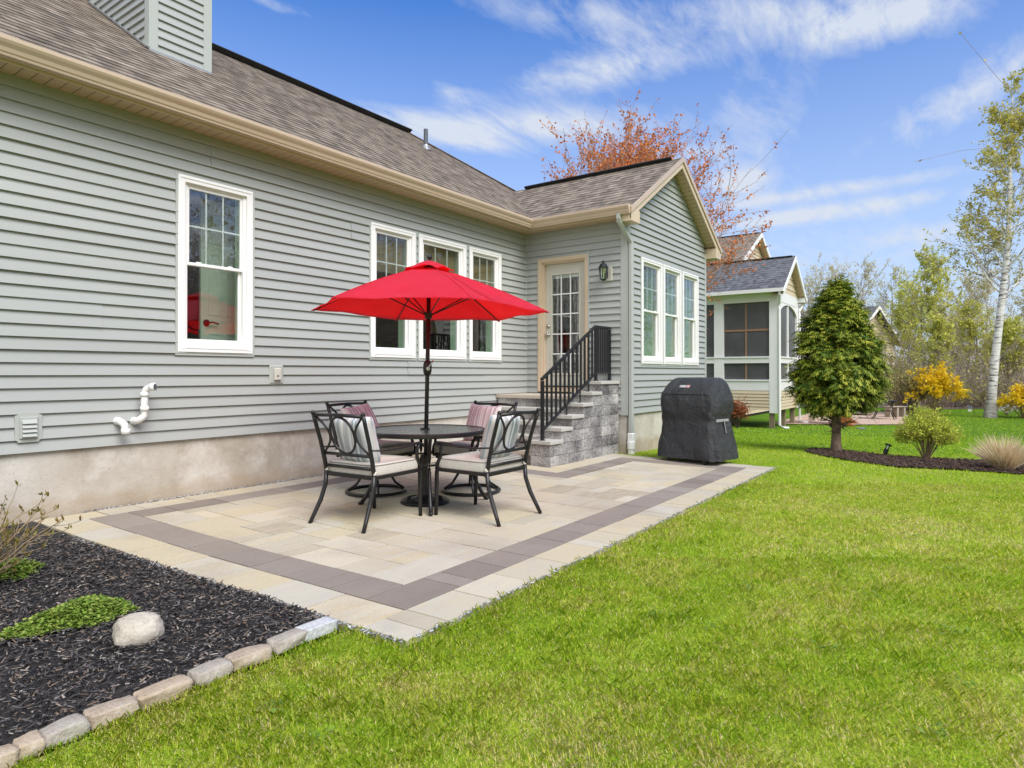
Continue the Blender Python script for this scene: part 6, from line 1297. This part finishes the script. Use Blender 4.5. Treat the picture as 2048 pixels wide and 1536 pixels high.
# ------------------------------------------------------------------ sky, clouds, sun
w = bpy.data.worlds.new('World'); sc.world = w; w.use_nodes = True; nt = w.node_tree; nt.nodes.clear()
out = nd(nt, 'ShaderNodeOutputWorld'); bg = nd(nt, 'ShaderNodeBackground', None, Strength=.12); nt.links.new(bg.outputs[0], out.inputs[0])
SUN_AZ, SUN_EL = math.radians(SUN_A), math.radians(SUN_E)   # azimuth measured from +y towards +x
sky = nd(nt, 'ShaderNodeTexSky', {'sky_type': 'NISHITA', 'sun_disc': False, 'sun_elevation': SUN_EL, 'sun_rotation': SUN_AZ, 'air_density': 1.0, 'dust_density': .5, 'ozone_density': 2.0})
dirv = nd(nt, 'ShaderNodeTexCoord').outputs['Generated']; sep = nd(nt, 'ShaderNodeSeparateXYZ', None, Vector=dirv).outputs
elev = math_(nt, 'MAXIMUM', sep[2], 0.0)
plane = nd(nt, 'ShaderNodeVectorMath', {'operation': 'SCALE'}, i0=dirv, Scale=math_(nt, 'DIVIDE', 1.0, math_(nt, 'ADD', elev, .12))).outputs[0]
rot = nd(nt, 'ShaderNodeMapping', None, Vector=plane, Rotation=(0, 0, .35), Scale=(1.0, 2.4, 1.0)).outputs[0]
n1 = nd(nt, 'ShaderNodeTexNoise', None, Vector=rot, Scale=1.5, Detail=9.0, Roughness=.62, Distortion=.7).outputs[0]
n2 = nd(nt, 'ShaderNodeTexNoise', None, Vector=rot, Scale=5.5, Detail=8.0, Roughness=.65, Distortion=.4).outputs[0]
tex = math_(nt, 'ADD', math_(nt, 'MULTIPLY', n1, .62), math_(nt, 'MULTIPLY', n2, .38))
def skydir(u, v):
    a = (u-1024)/1289.08; b = -(v-738.12)/1289.08+PITCH; d = Vector((FW[0]+RT[0]*a, FW[1]+RT[1]*a, b)); return d.normalized()
tot = None
for u, v, su, sv, rotd, amp in CLOUDS:
    c = skydir(u, v); r = c.cross(Vector((0, 0, 1))).normalized(); up_ = r.cross(c); q = math.radians(rotd); r, up_ = r*math.cos(q)+up_*math.sin(q), up_*math.cos(q)-r*math.sin(q)
    dr = nd(nt, 'ShaderNodeVectorMath', {'operation': 'DOT_PRODUCT'}, i0=dirv, i1=tuple(r/su)).outputs['Value']; du = nd(nt, 'ShaderNodeVectorMath', {'operation': 'DOT_PRODUCT'}, i0=dirv, i1=tuple(up_/sv)).outputs['Value']
    df = nd(nt, 'ShaderNodeVectorMath', {'operation': 'DOT_PRODUCT'}, i0=dirv, i1=tuple(c)).outputs['Value']
    e = math_(nt, 'ADD', math_(nt, 'MULTIPLY', dr, dr), math_(nt, 'MULTIPLY', du, du)); g = math_(nt, 'MULTIPLY', math_(nt, 'POWER', 2.718, math_(nt, 'MULTIPLY', e, -1.0)), amp)
    g = math_(nt, 'MULTIPLY', g, math_(nt, 'GREATER_THAN', df, 0.0)); tot = g if tot is None else math_(nt, 'ADD', tot, g)
# bright cloud added to the unseen sky behind the viewer for neutral fill light
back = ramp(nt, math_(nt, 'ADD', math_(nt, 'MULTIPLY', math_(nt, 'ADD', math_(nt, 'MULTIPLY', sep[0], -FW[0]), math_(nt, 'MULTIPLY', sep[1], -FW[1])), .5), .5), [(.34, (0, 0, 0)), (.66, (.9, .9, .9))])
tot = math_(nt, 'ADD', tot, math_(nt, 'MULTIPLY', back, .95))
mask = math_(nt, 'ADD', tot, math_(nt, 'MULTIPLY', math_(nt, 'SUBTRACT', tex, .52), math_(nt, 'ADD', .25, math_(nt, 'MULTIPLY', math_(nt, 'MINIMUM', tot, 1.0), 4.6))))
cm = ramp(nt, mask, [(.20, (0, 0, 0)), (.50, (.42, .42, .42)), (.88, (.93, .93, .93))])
cs = SKY
skyc = nd(nt, 'ShaderNodeMix', {'data_type': 'RGBA', 'blend_type': 'MULTIPLY'}, i0=1.0, i6=sky.outputs[0], i7=cs['tint']+(1,)).outputs[2]
hz = ramp(nt, elev, [(0, (1, 1, 1)), (.18, (.6, .6, .6)), (.5, (0, 0, 0))])
skyc = mix(nt, math_(nt, 'MULTIPLY', hz, cs['hz']), skyc, cs['hcol']+(1,))
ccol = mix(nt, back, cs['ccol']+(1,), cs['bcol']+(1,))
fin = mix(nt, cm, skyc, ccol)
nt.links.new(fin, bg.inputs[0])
sl = bpy.data.lights.new('sun', 'SUN'); sl.energy = SUN_P; sl.angle = math.radians(SUN_ANG); sl.color = (1, .97, .925); so = bpy.data.objects.new('sun', sl); C.objects.link(so)
sd = Vector((math.sin(SUN_AZ)*math.cos(SUN_EL), math.cos(SUN_AZ)*math.cos(SUN_EL), math.sin(SUN_EL))); so.rotation_euler = sd.to_track_quat('Z', 'Y').to_euler(); so.location = (0, -10, 20)
vs = sc.view_settings; vs.view_transform = 'Standard'; vs.look = 'None'; vs.exposure = EXPO; vs.gamma = 1; vs.use_curve_mapping = False
cy = sc.cycles; cy.max_bounces = 8; cy.diffuse_bounces = 4; cy.glossy_bounces = 4; cy.transmission_bounces = 6; cy.transparent_max_bounces = 12; cy.sample_clamp_indirect = 8; cy.use_denoising = True
